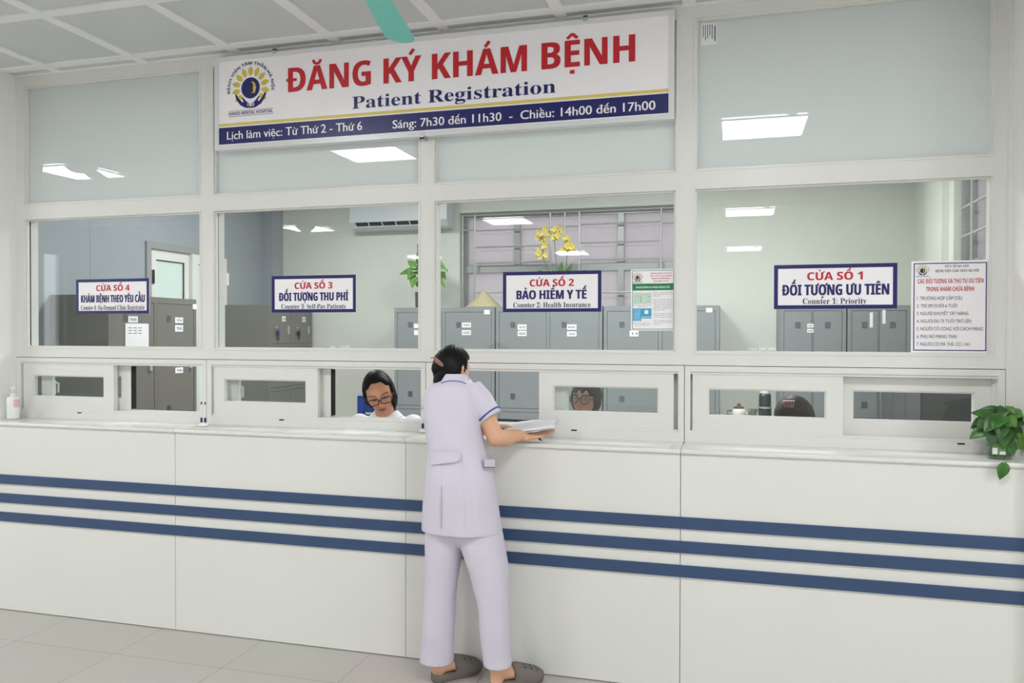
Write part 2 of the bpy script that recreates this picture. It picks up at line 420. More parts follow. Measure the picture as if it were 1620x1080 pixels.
# side walls of the hall and the piers that frame the counter
struct('wall_rear', MB().box(XL-.2, XR+.2, YB-.2, YB, 0, ZC+.1), M_WALL, label='white far wall of the hall, faintly mirrored in the glass', cat='wall')
struct('wall_left', wall_with_hole(XL-.2, XL, YB, .1, 0, ZC+.1, -5.6, -.8, .9, 2.75, 'x'), M_WALL, label='white end wall of the hall on the left', cat='wall')
struct('wall_right', wall_with_hole(XR, XR+.2, YB, .1, 0, ZC+.1, -10.0, -3.2, .9, 2.75, 'x'), M_WALL, label='white end wall of the hall on the right', cat='wall')  # both end walls are opened to let in the added daylight
struct('wall_front', MB().box(XL, -4.1225, -.135, .1, 0, ZC+.004), M_WALL, label='white wall pier left of the glazed counter', cat='wall')
struct('wall_pier', MB().box(1.135, XR, -.30, .1, 0, ZC+.004), M_WALL, label='white wall pier right of the glazed counter', cat='wall')
struct('trim_1', MB().box(1.117, 1.135, -.012, .1, FZ['top'], ZC), M_FRAME, label='narrow white strip between window frame and right wall pier', cat='trim')
struct('trim_2', MB().box(-4.1225, 1.117, 0.012, .09, 3.0815, ZC+.004), M_FRAME, label='white strip closing the gap above the window frame', cat='trim')
# office walls
BW = [float(v) for v in (on(727, 400, 1, OY1)[0], -.44, .95, on(727, 337, 1, OY1)[2])]   # back window
struct('wall_back', wall_with_hole(OX0-.1, OX1+.1, OY1, OY1+.2, 0, ZC+.1, BW[0], BW[1], BW[2], BW[3]), M_OFFWALL, label='pale greenish white back wall of the office', cat='wall')
lw0, lw1 = float(on(236, 394, 0, OX0)[1]), float(on(355, 411, 0, OX0)[1])
LWZ = 2.285
struct('wall_office_left', wall_with_hole(OX0-.1, OX0, .1, OY1, 0, ZC+.1, lw0, lw1, .0, LWZ, 'x'), M_PANELWALL, label='bluish grey panel wall of the office on the left', cat='wall')
yj = float(on(142.8, 380, 0, OX0)[1])
struct('trim_3', MB().box(OX0-.002, OX0+.0015, yj-.004, yj+.004, 0, ZC), M_ALU, label='thin upright joint strip in the grey panel wall', cat='trim')
struct('trim_4', MB().box(OX0, OX0+.12, OY1-.2, OY1, 0, ZC), M_PANELWALL, label='shallow grey column in the back left corner of the office', cat='column')
RW = [float(on(1570, 340, 0, OX1)[1])-.9, float(on(1509, 340, 0, OX1)[1]), 1.0, 2.86]
struct('wall_office_right', wall_with_hole(OX1, OX1+.18, .1, OY1, 0, ZC+.1, RW[0], RW[1], RW[2], RW[3], 'x'), M_OFFWALL, label='white right wall of the office with a barred window', cat='wall')
struct('trim_5', MB().box(OX1-.05, OX1, RW[1]+.12, RW[1]+.62, 0, ZC), M_OFFWALL, label='shallow white pilaster beside the barred right window', cat='column')
struct('wall_outside', MB().box(-6.5, 6.5, 7.2, 7.3, -1, 6), M_OUT, label='pinkish wall of the building outside the back window', cat='wall')
struct('wall_outside_right', MB().box(4.4, 4.5, .5, 7.2, -1, 6), M_OUT, label='pinkish wall of the building outside the right window', cat='wall')

for n, X, a, b in (('7', XL-.1, -5.6, -.8), ('8', XR+.1, -10.0, -3.2)):  # out-of-view hall windows, added so side daylight brightens the upper frames
    hw_ = thing('window_%s' % n, (X, (a+b)/2, .9), 'wide unseen window added for daylight in the %s end wall of the hall' % ('left' if n == '7' else 'right'), 'window', None, 'structure')
    f = MB().box(X-.03, X+.03, a, b, .9, .96).box(X-.03, X+.03, a, b, 2.69, 2.75); k = a
    while k < b-.3: f.box(X-.03, X+.03, k, k+.06, .96, 2.69); k += (b-a-.06)/4
    f.box(X-.03, X+.03, b-.06, b, .96, 2.69); obj('frame', f, M_FRAME, hw_); obj('pane', MB().box(X-.003, X+.003, a+.06, b-.06, .96, 2.69), M_GLASS, hw_)

# ------------------------------------------------------------------ four glazed counter windows
SEAM = [-4.1225, -2.799, -1.499, -.208, 1.117]
GX = [(-4.062, -2.837), (-2.7555, -1.535), (-1.457, -.248), (-.167, 1.066)]
OXs = [(-4.091, -2.828), (-2.769, -1.526), (-1.450, -.237), (-.181, 1.088)]
names = ['4', '3', '2', '1']
def sash(parent, x0, x1, y0, y1, z0, z1, w, latch=None):
    s = obj('sliding_sash', MB().ring_frame(x0, x1, z0, z1, w, y0, y1).ring_frame(x0+w-.006, x1-w+.006, z0+w-.006, z1-w+.006, .012, y0+.006, y1-.006), M_FRAME, parent)
    ym = (y0+y1)/2
    obj('glass', MB().box(x0+w, x1-w, ym-.002, ym+.002, z0+w, z1-w), M_GLASS, s)
    if latch is not None:
        g = MB().rbox(latch-.011, latch+.011, y1, y1+.014, (z0+z1)/2-.055, (z0+z1)/2+.03, .004)
        g.tube([(latch, y1+.012, (z0+z1)/2+.02), (latch+.01, y1+.03, (z0+z1)/2+.01), (latch+.006, y1+.032, (z0+z1)/2-.045)], .006)
        obj('latch', g, M_WHITEPL, s)
    return s
for i in range(4):
    n = names[i]; x0, x1 = SEAM[i], SEAM[i+1]; a, b = GX[i]; p, q = OXs[i]
    wn = thing('window_%s' % n, ((x0+x1)/2, 0, FZ['top']), 'white framed service window of counter %s above the counter top' % n, 'window', 'counter windows', 'structure')
    f = MB()
    f.box(x0, a, 0, .10, FZ['band'], 3.084); f.box(b, x1, 0, .10, FZ['band'], 3.084)
    f.box(a, b, 0, .10, FZ['band'], FZ['g0']); f.box(a, b, 0, .10, FZ['g1'], FZ['u0']); f.box(a, b, 0, .10, FZ['u1'], 3.084)
    # slim raised lips round the panes, and the head trim
    for z0, z1 in ((FZ['g0'], FZ['g1']), (FZ['u0'], FZ['u1'])):
        f.ring_frame(a-.004, b+.004, z0-.004, z1+.004, .008, -.003, .02)
        f.ring_frame(a-.001, b+.001, z0-.001, z1+.001, .013, .012, .028)
    f.box(x0, x1, -.004, 0, 3.076, 3.084)
    obj('frame', f, M_FRAME, wn)
    l = MB(); e = .0015
    l.box(x0+e, p, -.002, .12, FZ['top'], FZ['band']-.003); l.box(q, x1-e, -.002, .12, FZ['top'], FZ['band']-.003)
    l.box(p, q, -.002, .12, FZ['open1'], FZ['band']-.003); l.box(p, q, -.002, .12, FZ['top'], FZ['open0'])
    # two running tracks at head and sill, with upright stops
    for z0, z1 in ((FZ['open0'], FZ['open0']+.012), (FZ['open1']-.012, FZ['open1'])):
        l.box(p, q, .045, .052, z0, z1); l.box(p, q, .094, .102, z0, z1); l.box(p, q, .006, .010, z0, z1)
    l.box(p, p+.008, .04, .055, FZ['open0'], FZ['open1']); l.box(q-.008, q, .04, .055, FZ['open0'], FZ['open1'])
    obj('sash_track', l, M_FRAME, wn)
    obj('frosted_pane', MB().box(a, b, .030, .036, FZ['u0'], FZ['u1']), M_FROST, wn)
    obj('clear_pane', MB().box(a, b, .030, .036, FZ['g0'], FZ['g1']), M_GLASS, wn)
    g = MB().box(a+.0, a+.0025, .0365, .046, FZ['g0'], FZ['g1']).box(b-.0025, b, .0365, .046, FZ['g0'], FZ['g1'])
    obj('glazing_gasket', g, M_RUBBER, wn)
    fz0, fz1 = 1.113, 1.381; rz0, rz1 = 1.112, 1.379
    fy0, fy1, ry0, ry1 = .010, .042, .056, .090; w = .070
    fr = [(-4.083, -3.431), (-2.764, -2.12), (-.908, -.258), (-.172, .482)][i]
    rr = [(-3.995, -3.352), (-2.71, -2.068), (-.845, -.245), (.46, 1.083)][i]
    sash(wn, fr[0], fr[1], fy0, fy1, fz0, fz1, w)
    sash(wn, rr[0], rr[1], ry0, ry1, rz0, rz1, .066, [rr[0]+.05, rr[0]+.05, rr[1]-.02, rr[0]+.02][i])
    ex = rr[1] if i < 2 else rr[0]
    if i < 2: obj('sash_seal', MB().box(ex-.001, ex+.012, ry0+.004, ry1-.004, rz0+.01, rz1-.01), M_RUBBER, wn)
    dx = {0: -3.66, 1: -2.33, 2: -.73, 3: .95}[i]
    obj('drain_slot', MB().box(dx-.014, dx+.014, -.004, -.001, FZ['open0']-.009, FZ['open0']-.003), M_RUBBER, wn)

# ------------------------------------------------------------------ counter
CF = -.247
ctr = thing('reception_counter', (-1.5, -.1, 0), 'long white reception counter with three slate blue stripes', 'counter')
seams = [-4.1225, -2.8096, -1.5042, -.2094, 1.135]
for i in range(4):
    obj('front_panel', MB().box(seams[i]+.0015, seams[i+1]-.0015, CF, CF+.02, .004, 1.042), M_COUNTER, ctr)
obj('carcass', MB().box(-4.12, 1.13, CF+.021, .10, 0, 1.041), M_FRAME, ctr)
for i in range(4):
    obj('counter_top', MB().rbox(seams[i]+.0008, seams[i+1]-.0008, CF-.011, .125, 1.042, FZ['top'], .003, 2), M_TOP, ctr)
for z in (.714, .6085, .503):
    obj('stripe', MB().box(-4.12, 1.134, CF-.009, CF-.0005, z, z+.0515), M_BLUE, ctr)

# ------------------------------------------------------------------ ceiling lights and fans
led = None; wide = .6
where = {-5.95: 'far left', -2.92: 'middle left', .22: 'middle right', 3.3: 'far right'}
rows = {-2.29: 'nearest the counter', -6.5: 'second row from the counter', -11.0: 'third row from the counter'}
def panel(x, y, z, me, lab, grp):
    t = thing('ceiling_light', (x, y, z), lab, 'ceiling light', grp)
    obj('frame', MB().ring_frame(x-.3, x+.3, y-.3, y+.3, .012, 0, .012).xform(Matrix(((1, 0, 0, 0), (0, 0, 1, 0), (0, -1, 0, z), (0, 0, 0, 1)))), M_WHITEPL, t)
    obj('diffuser', MB().add([(x-.288, y-.288, z-.004), (x+.288, y-.288, z-.004), (x+.288, y+.288, z-.004), (x-.288, y+.288, z-.004)], [(3, 2, 1, 0)]), me, t)
for x, wx in where.items():
    for y, wy in rows.items():
        if x > 3 and y < -3: continue
        panel(x, y, ZC-.005, M_LED, 'square white hall ceiling panel, %s column, %s' % (wx, wy if x < 3 else 'right of the counter windows'), 'hall ceiling lights')
for x, wx in ((-3.3, 'left'), (-1.2, 'middle'), (.2, 'right')):
    panel(x, 1.9, ZC-.001, M_LEDO, 'square white ceiling panel inside the office, %s of three' % wx, 'office ceiling lights')
def fan(hx, hy, a0, lab):
    z = 2.85
    t = thing('ceiling_fan', (hx, hy, z), lab, 'ceiling fan', 'ceiling fans')
    obj('rod', MB().tube([(hx, hy, ZC), (hx, hy, z+.05)], .011).lathe([(.06, ZC-z-.001), (.06, ZC-z-.03), (.02, ZC-z-.06)], (hx, hy, z)), M_TURQ, t)
    obj('motor', MB().lathe([(.02, .06), (.09, .05), (.115, .02), (.115, -.02), (.08, -.05), (.02, -.06)], (hx, hy, z)), M_TURQ, t)
    for k in range(3):
        a = a0+k*2*math.pi/3; d = np.array([math.cos(a), math.sin(a), 0]); s = np.array([-math.sin(a), math.cos(a), 0.])
        c = np.array([hx, hy, z]); b = MB(); b.smooth = True
        rings = []
        for r, w in ((.12, .045), (.2, .052), (.3, .058), (.45, .064), (.58, .067), (.63, .064), (.655, .052), (.668, .03), (.672, .01)):
            rings.append([c+d*r+s*w*math.cos(q)+np.array([0, 0, .004*math.sin(q)+.12*w*math.cos(q)]) for q in np.linspace(0, 2*math.pi, 17)[:-1]])
        b.loft(rings); obj('blade', b, M_TURQ, t)
    return t
tip = on(636, 66, 2, 2.85); back = on(600, 3, 2, 2.85); dv = (tip-back)[:2]; an = math.atan2(dv[1], dv[0])
hub = tip[:2]-dv/np.linalg.norm(dv)*.665
fan(float(hub[0]), float(hub[1]), an, 'turquoise ceiling fan whose blade tip hangs over the registration sign')
fan(-4.82, -1.16, .0, 'turquoise ceiling fan mirrored in the frosted glass at the far left')
fan(-4.95, -4.70, .0, 'turquoise ceiling fan deeper in the hall, mirrored in the clear glass of window 3')
# ------------------------------------------------------------------ signs and notices
def rect(l, t, r, b, Y):
    """the upright rectangle on the plane y = Y seen between these picture edges"""
    return float(on(l, (t+b)/2, 1, Y)[0]), float(on(r, (t+b)/2, 1, Y)[0]), float(on((l+r)/2, b, 1, Y)[2]), float(on((l+r)/2, t, 1, Y)[2])
def line(mb, s, st, l, r, top, base, Y, align='c', heavy=0.):
    x0, x1, z0, z1 = rect(l, top, r, base, Y); text(mb, s, st, ((x0+x1)/2, Y, z0), z1-z0, x1-x0-2*heavy, heavy=heavy); return mb
def flat(mb, x0, x1, z0, z1, Y): return mb.add([(x0, Y, z0), (x1, Y, z0), (x1, Y, z1), (x0, Y, z1)], [(0, 1, 2, 3)], False)
def emblem(parent, cx, cz, R, Y, detail=True):
    """round hospital emblem: sunflower petals round a navy disc with a moon-like profile, held by two hands"""
    e = MB(); e.disc((cx, Y-.0006, cz), R*.40, (1, 0, 0), (0, 0, 1), 32)
    # two cupped hands below
    for s in (-1, 1):
        o = [(.0, -.66), (.22, -.64), (.45, -.52), (.60, -.33), (.68, -.14), (.62, -.10), (.50, -.28), (.36, -.42), (.30, -.40), (.40, -.24), (.36, -.22), (.16, -.42), (.02, -.50)]
        pts = [(s*a*R, b*R-.10*R) for a, b in o]
        if s < 0: pts = pts[::-1]
        e.poly(pts[::-1], (cx, Y-.0006, cz), (1, 0, 0), (0, 0, 1))
    em = obj('emblem', e, M_NAVY, parent)
    p = MB()
    for k in range(11):
        a = math.radians(-35+k*25); c, s = math.cos(a), math.sin(a)
        q = []
        for t, w in ((.45, 0), (.52, .075), (.62, .105), (.72, .085), (.83, 0), (.72, -.085), (.62, -.105), (.52, -.075)):
            q.append(((t*c-w*s)*R, (t*s+w*c)*R))
        p.poly(q[::-1], (cx, Y-.0004, cz), (1, 0, 0), (0, 0, 1))
    pr = [(.02, .24), (.12, .23), (.20, .15), (.215, .05), (.25, -.02), (.215, -.05), (.225, -.09), (.20, -.12), (.20, -.18), (.13, -.20), (.0, -.20), (.10, -.16), (.12, -.08), (.09, -.02), (.12, .06), (.10, .16)]
    p.poly([(a*R, b*R) for a, b in pr][::-1], (cx, Y-.001, cz), (1, 0, 0), (0, 0, 1))
    obj('emblem_petals', p, M_GOLD, em)
    t = MB(); s = 'BỆNH VIỆN TÂM THẦN HÀ NỘI'; P, H = text_layout(s, 'bold'); xs = [a[0] for q in P for a in q]; x0, x1 = min(xs), max(xs)
    r0 = R*.90; span = math.radians(196); cap = R*.115
    for q in P:
        mid = sum(a[0] for a in q)/len(q); pts = []
        for a in q:
            an = math.pi/2+span/2-(a[0]-x0)/(x1-x0)*span; rr = r0+a[1]*cap/H; pts.append((rr*math.cos(an), rr*math.sin(an)-.02*R))
        t.poly(pts, (cx, Y-.0005, cz), (1, 0, 0), (0, 0, 1))
    text(t, 'HANOI MENTAL HOSPITAL', 'bold', (cx, Y-.0005, cz-R*.98), R*.12, R*1.9)
    flat(t, cx-R*.97, cx+R*.97, cz-R*.83, cz-R*.82, Y-.0005); flat(t, cx-R*.97, cx+R*.97, cz-R*1.035, cz-R*1.02, Y-.0005)
    obj('emblem_lettering', t, M_NAVY, em)
    n = MB(); text(n, '1963', 'bold', (cx, Y-.0009, cz-R*.69), R*.12, R*.32); obj('emblem_year', n, M_SIGN, em)
    return em

SY = -.055
sx0, sx1, sz0, sz1 = -2.705, -.257, 2.553, 3.054
sg = thing('registration_sign', ((sx0+sx1)/2, SY, sz0), 'big white patient registration sign with red heading hung high across the windows', 'sign')
obj('board', MB().box(sx0+.012, sx1-.012, SY+.004, -.006, sz0+.012, sz1-.012), M_SIGN, sg)
obj('edge_trim', MB().ring_frame(sx0, sx1, sz0, sz1, .024, SY, -.005), M_SIGNEDGE, sg)
Y = SY+.0035
ix0, ix1 = sx0+.026, sx1-.026
bz0, bz1 = [float(np.mean([on(346, a, 1, SY)[2], on(1056, b, 1, SY)[2]])) for a, b in ((229, 178), (202.5, 147))]
yz0, yz1 = [float(np.mean([on(346, a, 1, SY)[2], on(1056, b, 1, SY)[2]])) for a, b in ((199.7, 146), (194.5, 141.5))]
bandm = obj('navy_band', flat(MB(), ix0, ix1, bz0, bz1, Y), M_NAVY, sg)
obj('yellow_line', flat(MB(), ix0, ix1, yz0, yz1, Y), M_YELL, sg)
def sline(s, st, x0, ya0, yb0, x1, ya1, yb1, Yp):
    """one printed line: left end spans ya0..yb0, right end ya1..yb1"""
    a, b = float(on(x0, (ya0+yb0)/2, 1, Yp)[0]), float(on(x1, (ya1+yb1)/2, 1, Yp)[0])
    z0 = float(np.mean([on(x0, yb0, 1, Yp)[2], on(x1, yb1, 1, Yp)[2]])); z1 = float(np.mean([on(x0, ya0, 1, Yp)[2], on(x1, ya1, 1, Yp)[2]]))
    hv = .0022 if st == 'bold' else .0009 if st == 'sans' else 0.
    return text(MB(), s, st, ((a+b)/2, Yp, z0), z1-z0, b-a-2*hv, heavy=hv)
obj('title_lettering', sline('ĐĂNG KÝ KHÁM BỆNH', 'bold', 453, 108, 146, 1005, 54, 97, Y-.001), M_RED, sg)
obj('subtitle_lettering', sline('Patient Registration', 'serif', 557, 152, 172, 879, 127, 146.5, Y-.001), M_NAVY, sg)
obj('hours_lettering', sline('Lịch làm việc: Từ Thứ 2 - Thứ 6', 'sans', 359, 207, 220, 573, 193.5, 206.5, Y-.001), M_SIGN, bandm)
obj('hours_lettering', sline('Sáng: 7h30 đến 11h30  -  Chiều: 14h00 đến 17h00', 'sans', 621, 190, 203, 1037, 159.5, 173.5, Y-.001), M_SIGN, bandm)
c = on(396.5, 139, 1, Y); rr = float(on(431.5, 139, 1, Y)[0]-on(360, 139, 1, Y)[0])/2/.98
emblem(sg, float(c[0]), float(c[2]), rr, Y)
for px, up in ((434, 1), (926, 1), (671, 0)):
    zc = sz1-.012 if up else sz0-.012; X = float(on(px, 30, 1, SY)[0]) if up else -1.5
    obj('mounting_clip', MB().box(X-.010, X+.010, SY-.004, SY+.004, zc, zc+.026).box(X-.010, X+.010, SY-.004, -.001, zc+.018 if up else zc, zc+.026 if up else zc+.006), M_STEEL, sg)

GY = .029
def counter_sign(n, name, l, t, r, b, lines):
    x0, x1, z0, z1 = rect(l, t, r, b, GY-.004); w = .0172
    s = thing('counter_sign', ((x0+x1)/2, GY-.004, z0), 'white navy-edged sign reading CỬA SỐ %s on the glass of window %s' % (n, n), 'sign', 'counter signs')
    obj('board', MB().box(x0, x1, GY-.0035, GY, z0, z1), M_SIGN, s)
    obj('border', MB().ring_frame(x0, x1, z0, z1, w, GY-.0045, GY-.0035), M_NAVY, s)
    for k, (txt, st, a, bb, c, d) in enumerate(lines):
        obj(['number_lettering', 'name_lettering', 'english_lettering'][k], line(MB(), txt, st, a, bb, c, d, GY-.0042, heavy=(.0007, .0016, 0.)[k]), [M_RED, M_NAVY, M_INK][k], s)
counter_sign('4', '', 120.5, 441, 236, 496, [('CỬA SỐ 4', 'bold', 152, 205, 450.5, 460), ('KHÁM BỆNH THEO YÊU CẦU', 'bold', 128, 229, 466.5, 478), ('Counter 4: On-Demand Clinic Registratio', 'serif', 128, 228.5, 482.5, 490)])
counter_sign('3', '', 430, 435.5, 563, 494, [('CỬA SỐ 3', 'bold', 466, 526, 446.5, 456.5), ('ĐỐI TƯỢNG THU PHÍ', 'bold', 441, 551, 462.5, 475.5), ('Counter 3: Self-Pay Patients', 'serif', 445, 547, 480.8, 488)])
counter_sign('2', '', 795.7, 428.8, 951.5, 493.2, [('CỬA SỐ 2', 'bold', 838, 908, 441.5, 452.5), ('BẢO HIỂM Y TẾ', 'bold', 817, 928, 458.8, 472.8), ('Counter 2: Health Insurance', 'serif', 812, 934.5, 478, 486)])
counter_sign('1', '', 1224.5, 417.5, 1419.5, 488.3, [('CỬA SỐ 1', 'bold', 1277, 1365, 430, 442.5), ('ĐỐI TƯỢNG ƯU TIÊN', 'bold', 1237, 1407, 449.5, 466.5), ('Counter 1: Priority', 'serif', 1270, 1371, 471.5, 480.5)])

# notice with the green band
x0, x1, z0, z1 = rect(998, 425.5, 1068, 522.5, GY-.003); Y = GY-.0014; w, h = x1-x0, z1-z0
po = thing('instruction_notice', ((x0+x1)/2, Y, z0), 'paper notice with a green band taped on the glass of window 2', 'notice')
obj('sheet', MB().box(x0, x1, GY-.001, GY, z0, z1), M_SIGN, po)
U = lambda a: x0+w*a
V = lambda a: z1-h*a
obj('border', MB().ring_frame(x0+w*.03, x1-w*.03, z0+h*.018, z1-h*.018, .0025, Y, Y+.0003), M_GREEN, po)
obj('green_band', flat(MB(), U(.03), U(.97), V(.345), V(.235), Y-.0003), M_GREEN, po)
obj('band_lettering', text(MB(), 'NGƯỜI BỆNH ĐI KHÁM NGOẠI TRÚ', 'bold', (U(.5), Y-.0006, V(.31)), h*.030, w*.76), M_SIGN, po)
m = MB()
for k, s in enumerate(('HƯỚNG DẪN SỬ DỤNG', 'TRA CỨU LỊCH KHÁM', 'ĐĂNG KÝ KHÁM BỆNH', 'QUA ĐIỆN THOẠI')):
    text(m, s, 'bold', (U(.68), Y-.0003, V(.06+.042*k+.02)), h*.020, w*(.48, .5, .42, .34)[k])
obj('heading_lettering', m, M_PINKINK, po)
m = MB(); ps = ['Bước 1: Người bệnh lấy', 'phiếu và đăng ký tại bàn', 'tiếp nhận.', '', 'Bước 2: Khi đến lượt mời', 'người bệnh đưa thẻ và', 'giấy tờ tùy thân để nhân', 'viên tiếp nhận kiểm tra', 'thông tin, nhập máy và', 'phát số khám bệnh cho', 'từng người bệnh.', '', 'Bước 3: Người bệnh đến', 'phòng khám theo số thứ tự', 'và chờ được gọi tên.', '', 'Bước 4: Người bệnh khám', 'và nhận đơn thuốc tại', 'quầy dược.']
for k, s in enumerate(ps):
    if s: text(m, s, 'sans', (U(.515), Y-.0003, V(.385+.0288*k)), h*.013, w*(.42 if len(s) > 18 else .42*len(s)/24), 'l')
text(m, 'Sơ đồ vị trí các phòng', 'sans', (U(.26), Y-.0003, V(.593)), h*.012, w*.4); text(m, 'khám bệnh', 'sans', (U(.26), Y-.0003, V(.618)), h*.012, w*.18)
text(m, 'Quét bằng điện thoại', 'sans', (U(.26), Y-.0003, V(.885)), h*.012, w*.40); text(m, 'để xem hướng dẫn', 'sans', (U(.26), Y-.0003, V(.915)), h*.012, w*.34)
obj('body_lettering', m, M_GINK, po)
m = flat(MB(), U(.06), U(.47), V(.565), V(.385), Y-.0003); mp = obj('map_picture', m, M_MINT, po)
m = MB()
for a, b in ((.22, .45), (.22, .48), (.22, .52), (.24, .52), (.41, .45)): flat(m, U(a-.012), U(a+.012), V(b+.007), V(b-.004), Y-.0006)
obj('map_marks', m, M_GINK, mp)
m = flat(MB(), U(.24), U(.47), V(.775), V(.64), Y-.0003); flat(m, U(.24), U(.47), V(.805), V(.785), Y-.0003); flat(m, U(.05), U(.24), V(.845), V(.64), Y-.0003); pb = obj('app_picture', m, M_PALEBLUE, po)
m = flat(MB(), U(.075), U(.22), V(.845), V(.655), Y-.0006); obj('phone_picture', m, M_SKYBLUE, pb)
m = MB().disc((U(.355), Y-.0006, V(.70)), w*.05, (1, 0, 0), (0, 0, 1), 16); obj('app_mark', m, M_SIGN, pb)
emblem(po, U(.155), V(.135), w*.115, Y)

# priority list
x0, x1, z0, z1 = rect(1441.5, 412, 1566.5, 560, GY-.003); w, h = x1-x0, z1-z0
pl = thing('priority_notice', ((x0+x1)/2, Y, z0), 'white notice listing seven priority groups on the glass of window 1', 'notice')
obj('sheet', MB().box(x0, x1, GY-.001, GY, z0, z1), M_SIGN, pl)
obj('border', MB().ring_frame(x0+w*.030, x1-w*.042, z0+h*.035, z1-h*.022, .004, Y, Y+.0003), M_NAVY, pl)
m = MB(); text(m, 'SỞ Y TẾ HÀ NỘI', 'serif', (U(.58), Y-.0003, V(.072)), h*.024, w*.30); text(m, 'BỆNH VIỆN TÂM THẦN HÀ NỘI', 'serif', (U(.585), Y-.0003, V(.122)), h*.026, w*.55)
obj('header_lettering', m, M_INK, pl)
m = MB(); text(m, 'CÁC ĐỐI TƯỢNG VÀ THỨ TỰ ƯU TIÊN', 'bold', (U(.50), Y-.0003, V(.240)), h*.046, w*.83); text(m, 'TRONG KHÁM CHỮA BỆNH', 'bold', (U(.495), Y-.0003, V(.325)), h*.046, w*.61)
obj('heading_lettering', m, M_RED, pl)
m = MB()
for k, (s, ww) in enumerate((('1. TRƯỜNG HỢP CẤP CỨU', .575), ('2. TRẺ EM DƯỚI 6 TUỔI', .515), ('3. NGƯỜI KHUYẾT TẬT NẶNG', .655), ('4. NGƯỜI ĐỦ 75 TUỔI TRỞ LÊN', .69), ('5. NGƯỜI CÓ CÔNG VỚI CÁCH MẠNG', .84), ('6. PHỤ NỮ MANG THAI', .51), ('7. NGƯỜI CÓ MÃ THẺ: CC1, Ht1', .675))):
    text(m, s, 'sans', (U(.075), Y-.0003, V(.418+.0822*k)), h*.036, w*ww, 'l')
obj('list_lettering', m, M_INK, pl)
emblem(pl, U(.145), V(.103), w*.085, Y)

# maker's label high on the frosted pane of window 1
x0, x1, z0, z1 = rect(1109, 36, 1134, 71, GY-.002); w, h = x1-x0, z1-z0
st = thing('pane_label', ((x0+x1)/2, GY-.001, z0), 'small white printed label in the top corner of frosted window 1', 'label')
obj('sheet', MB().box(x0, x1, GY-.0006, GY, z0, z1), M_PAPER, st)
m = MB()
for k, (l, c) in enumerate(((.55, .012), (.7, .008), (.62, .008), (.5, .008), (.66, .008))):
    a = x0+w*(.12+.14*k)
    flat(m, a, a+.0035, z1-h*.08-h*l, z1-h*.08, GY-.001)
flat(m, x0+w*.84, x0+w*.92, z0+h*.16, z1-h*.16, GY-.001)
obj('printed_lines', m, M_GINK, st)
# ------------------------------------------------------------------ office: lockers
def bx3(org, r, d, mb, a0, a1, b0, b1, z0, z1):
    """box in a locker's own frame: a along its front, b out of its front (negative = towards the room), z up"""
    P = lambda a, b, z: (org[0]+r[0]*a+d[0]*b, org[1]+r[1]*a+d[1]*b, z)
    vs = [P(a0, b0, z0), P(a1, b0, z0), P(a1, b1, z0), P(a0, b1, z0), P(a0, b0, z1), P(a1, b0, z1), P(a1, b1, z1), P(a0, b1, z1)]
    return mb.add(vs, [(3, 2, 1, 0), (4, 5, 6, 7), (0, 1, 5, 4), (1, 2, 6, 5), (2, 3, 7, 6), (3, 0, 4, 7)], False)
def locker(label, org, r, width, depth, H, doors, matl, group='grey steel lockers', vents=(True, True), handle=True):
    """org is the front lower corner on its left as one faces it; r runs along the front; doors = [(a0, a1, z0, z1)]"""
    r = np.array(r, float); d = np.array((-r[1], r[0]))          # d points into the locker
    c = np.array(org[:2])+r*width/2+d*depth/2
    t = thing('locker', (c[0], c[1], 0), label, 'locker', group)
    m = MB(); B = lambda mb, *q: bx3(org, r, d, mb, *q)
    B(m, 0, width, 0, depth, 0, .06); B(m, 0, .018, 0, depth, .06, H); B(m, width-.018, width, 0, depth, .06, H)
    B(m, .018, width-.018, 0, depth, H-.03, H); B(m, .018, width-.018, depth-.02, depth, .06, H-.03)
    zs = sorted({q[2] for q in doors} | {q[3] for q in doors}); xs = sorted({q[0] for q in doors} | {q[1] for q in doors})
    for q in xs[1:-1:2] if len(xs) > 2 else []: pass
    B(m, .018, width-.018, .022, .04, .06, H-.03)
    # face frame round the doors
    cuts = sorted(set([.018]+xs+[width-.018]))
    for i in range(len(cuts)-1):
        a, b = cuts[i], cuts[i+1]
        if not any(q[0] <= a+1e-4 and q[1] >= b-1e-4 for q in doors): B(m, a, b, 0, .022, .06, H-.03)
    for a0, a1 in sorted({(q[0], q[1]) for q in doors}):
        col = sorted([(q[2], q[3]) for q in doors if q[0] == a0]); z = .06
        for z0, z1 in col:
            if z0 > z+.002: B(m, a0, a1, 0, .022, z, z0)
            z = z1
        if z < H-.03: B(m, a0, a1, 0, .022, z, H-.03)
    obj('body', m, matl, t)
    out = []
    for a0, a1, z0, z1 in doors:
        k = .0035; dm = MB(); B(dm, a0+k, a1-k, .002, .02, z0+k, z1-k)
        do = obj('door', dm, matl, t); out.append(do)
        n = 5
        for zz, on_ in ((z1-.10, vents[0]), (z0+.13, vents[1])):
            if on_:
                vm = MB()
                for q in range(n): B(vm, (a0+a1)/2-.022+.0 if a1-a0 < .3 else a0+.11, ((a0+a1)/2+.022) if a1-a0 < .3 else a0+.155, -.0006, .002, zz-.011*q, zz-.011*q+.005)
                obj('vent', vm, M_LOCKDARK, do)
        if handle:
            hm = MB(); B(hm, a1-.06, a1-.035, -.012, .002, (z0+z1)/2-.05, (z0+z1)/2+.05); obj('handle', hm, M_STEEL, do)
    return t, out, (np.array(org[:2]), r, d)
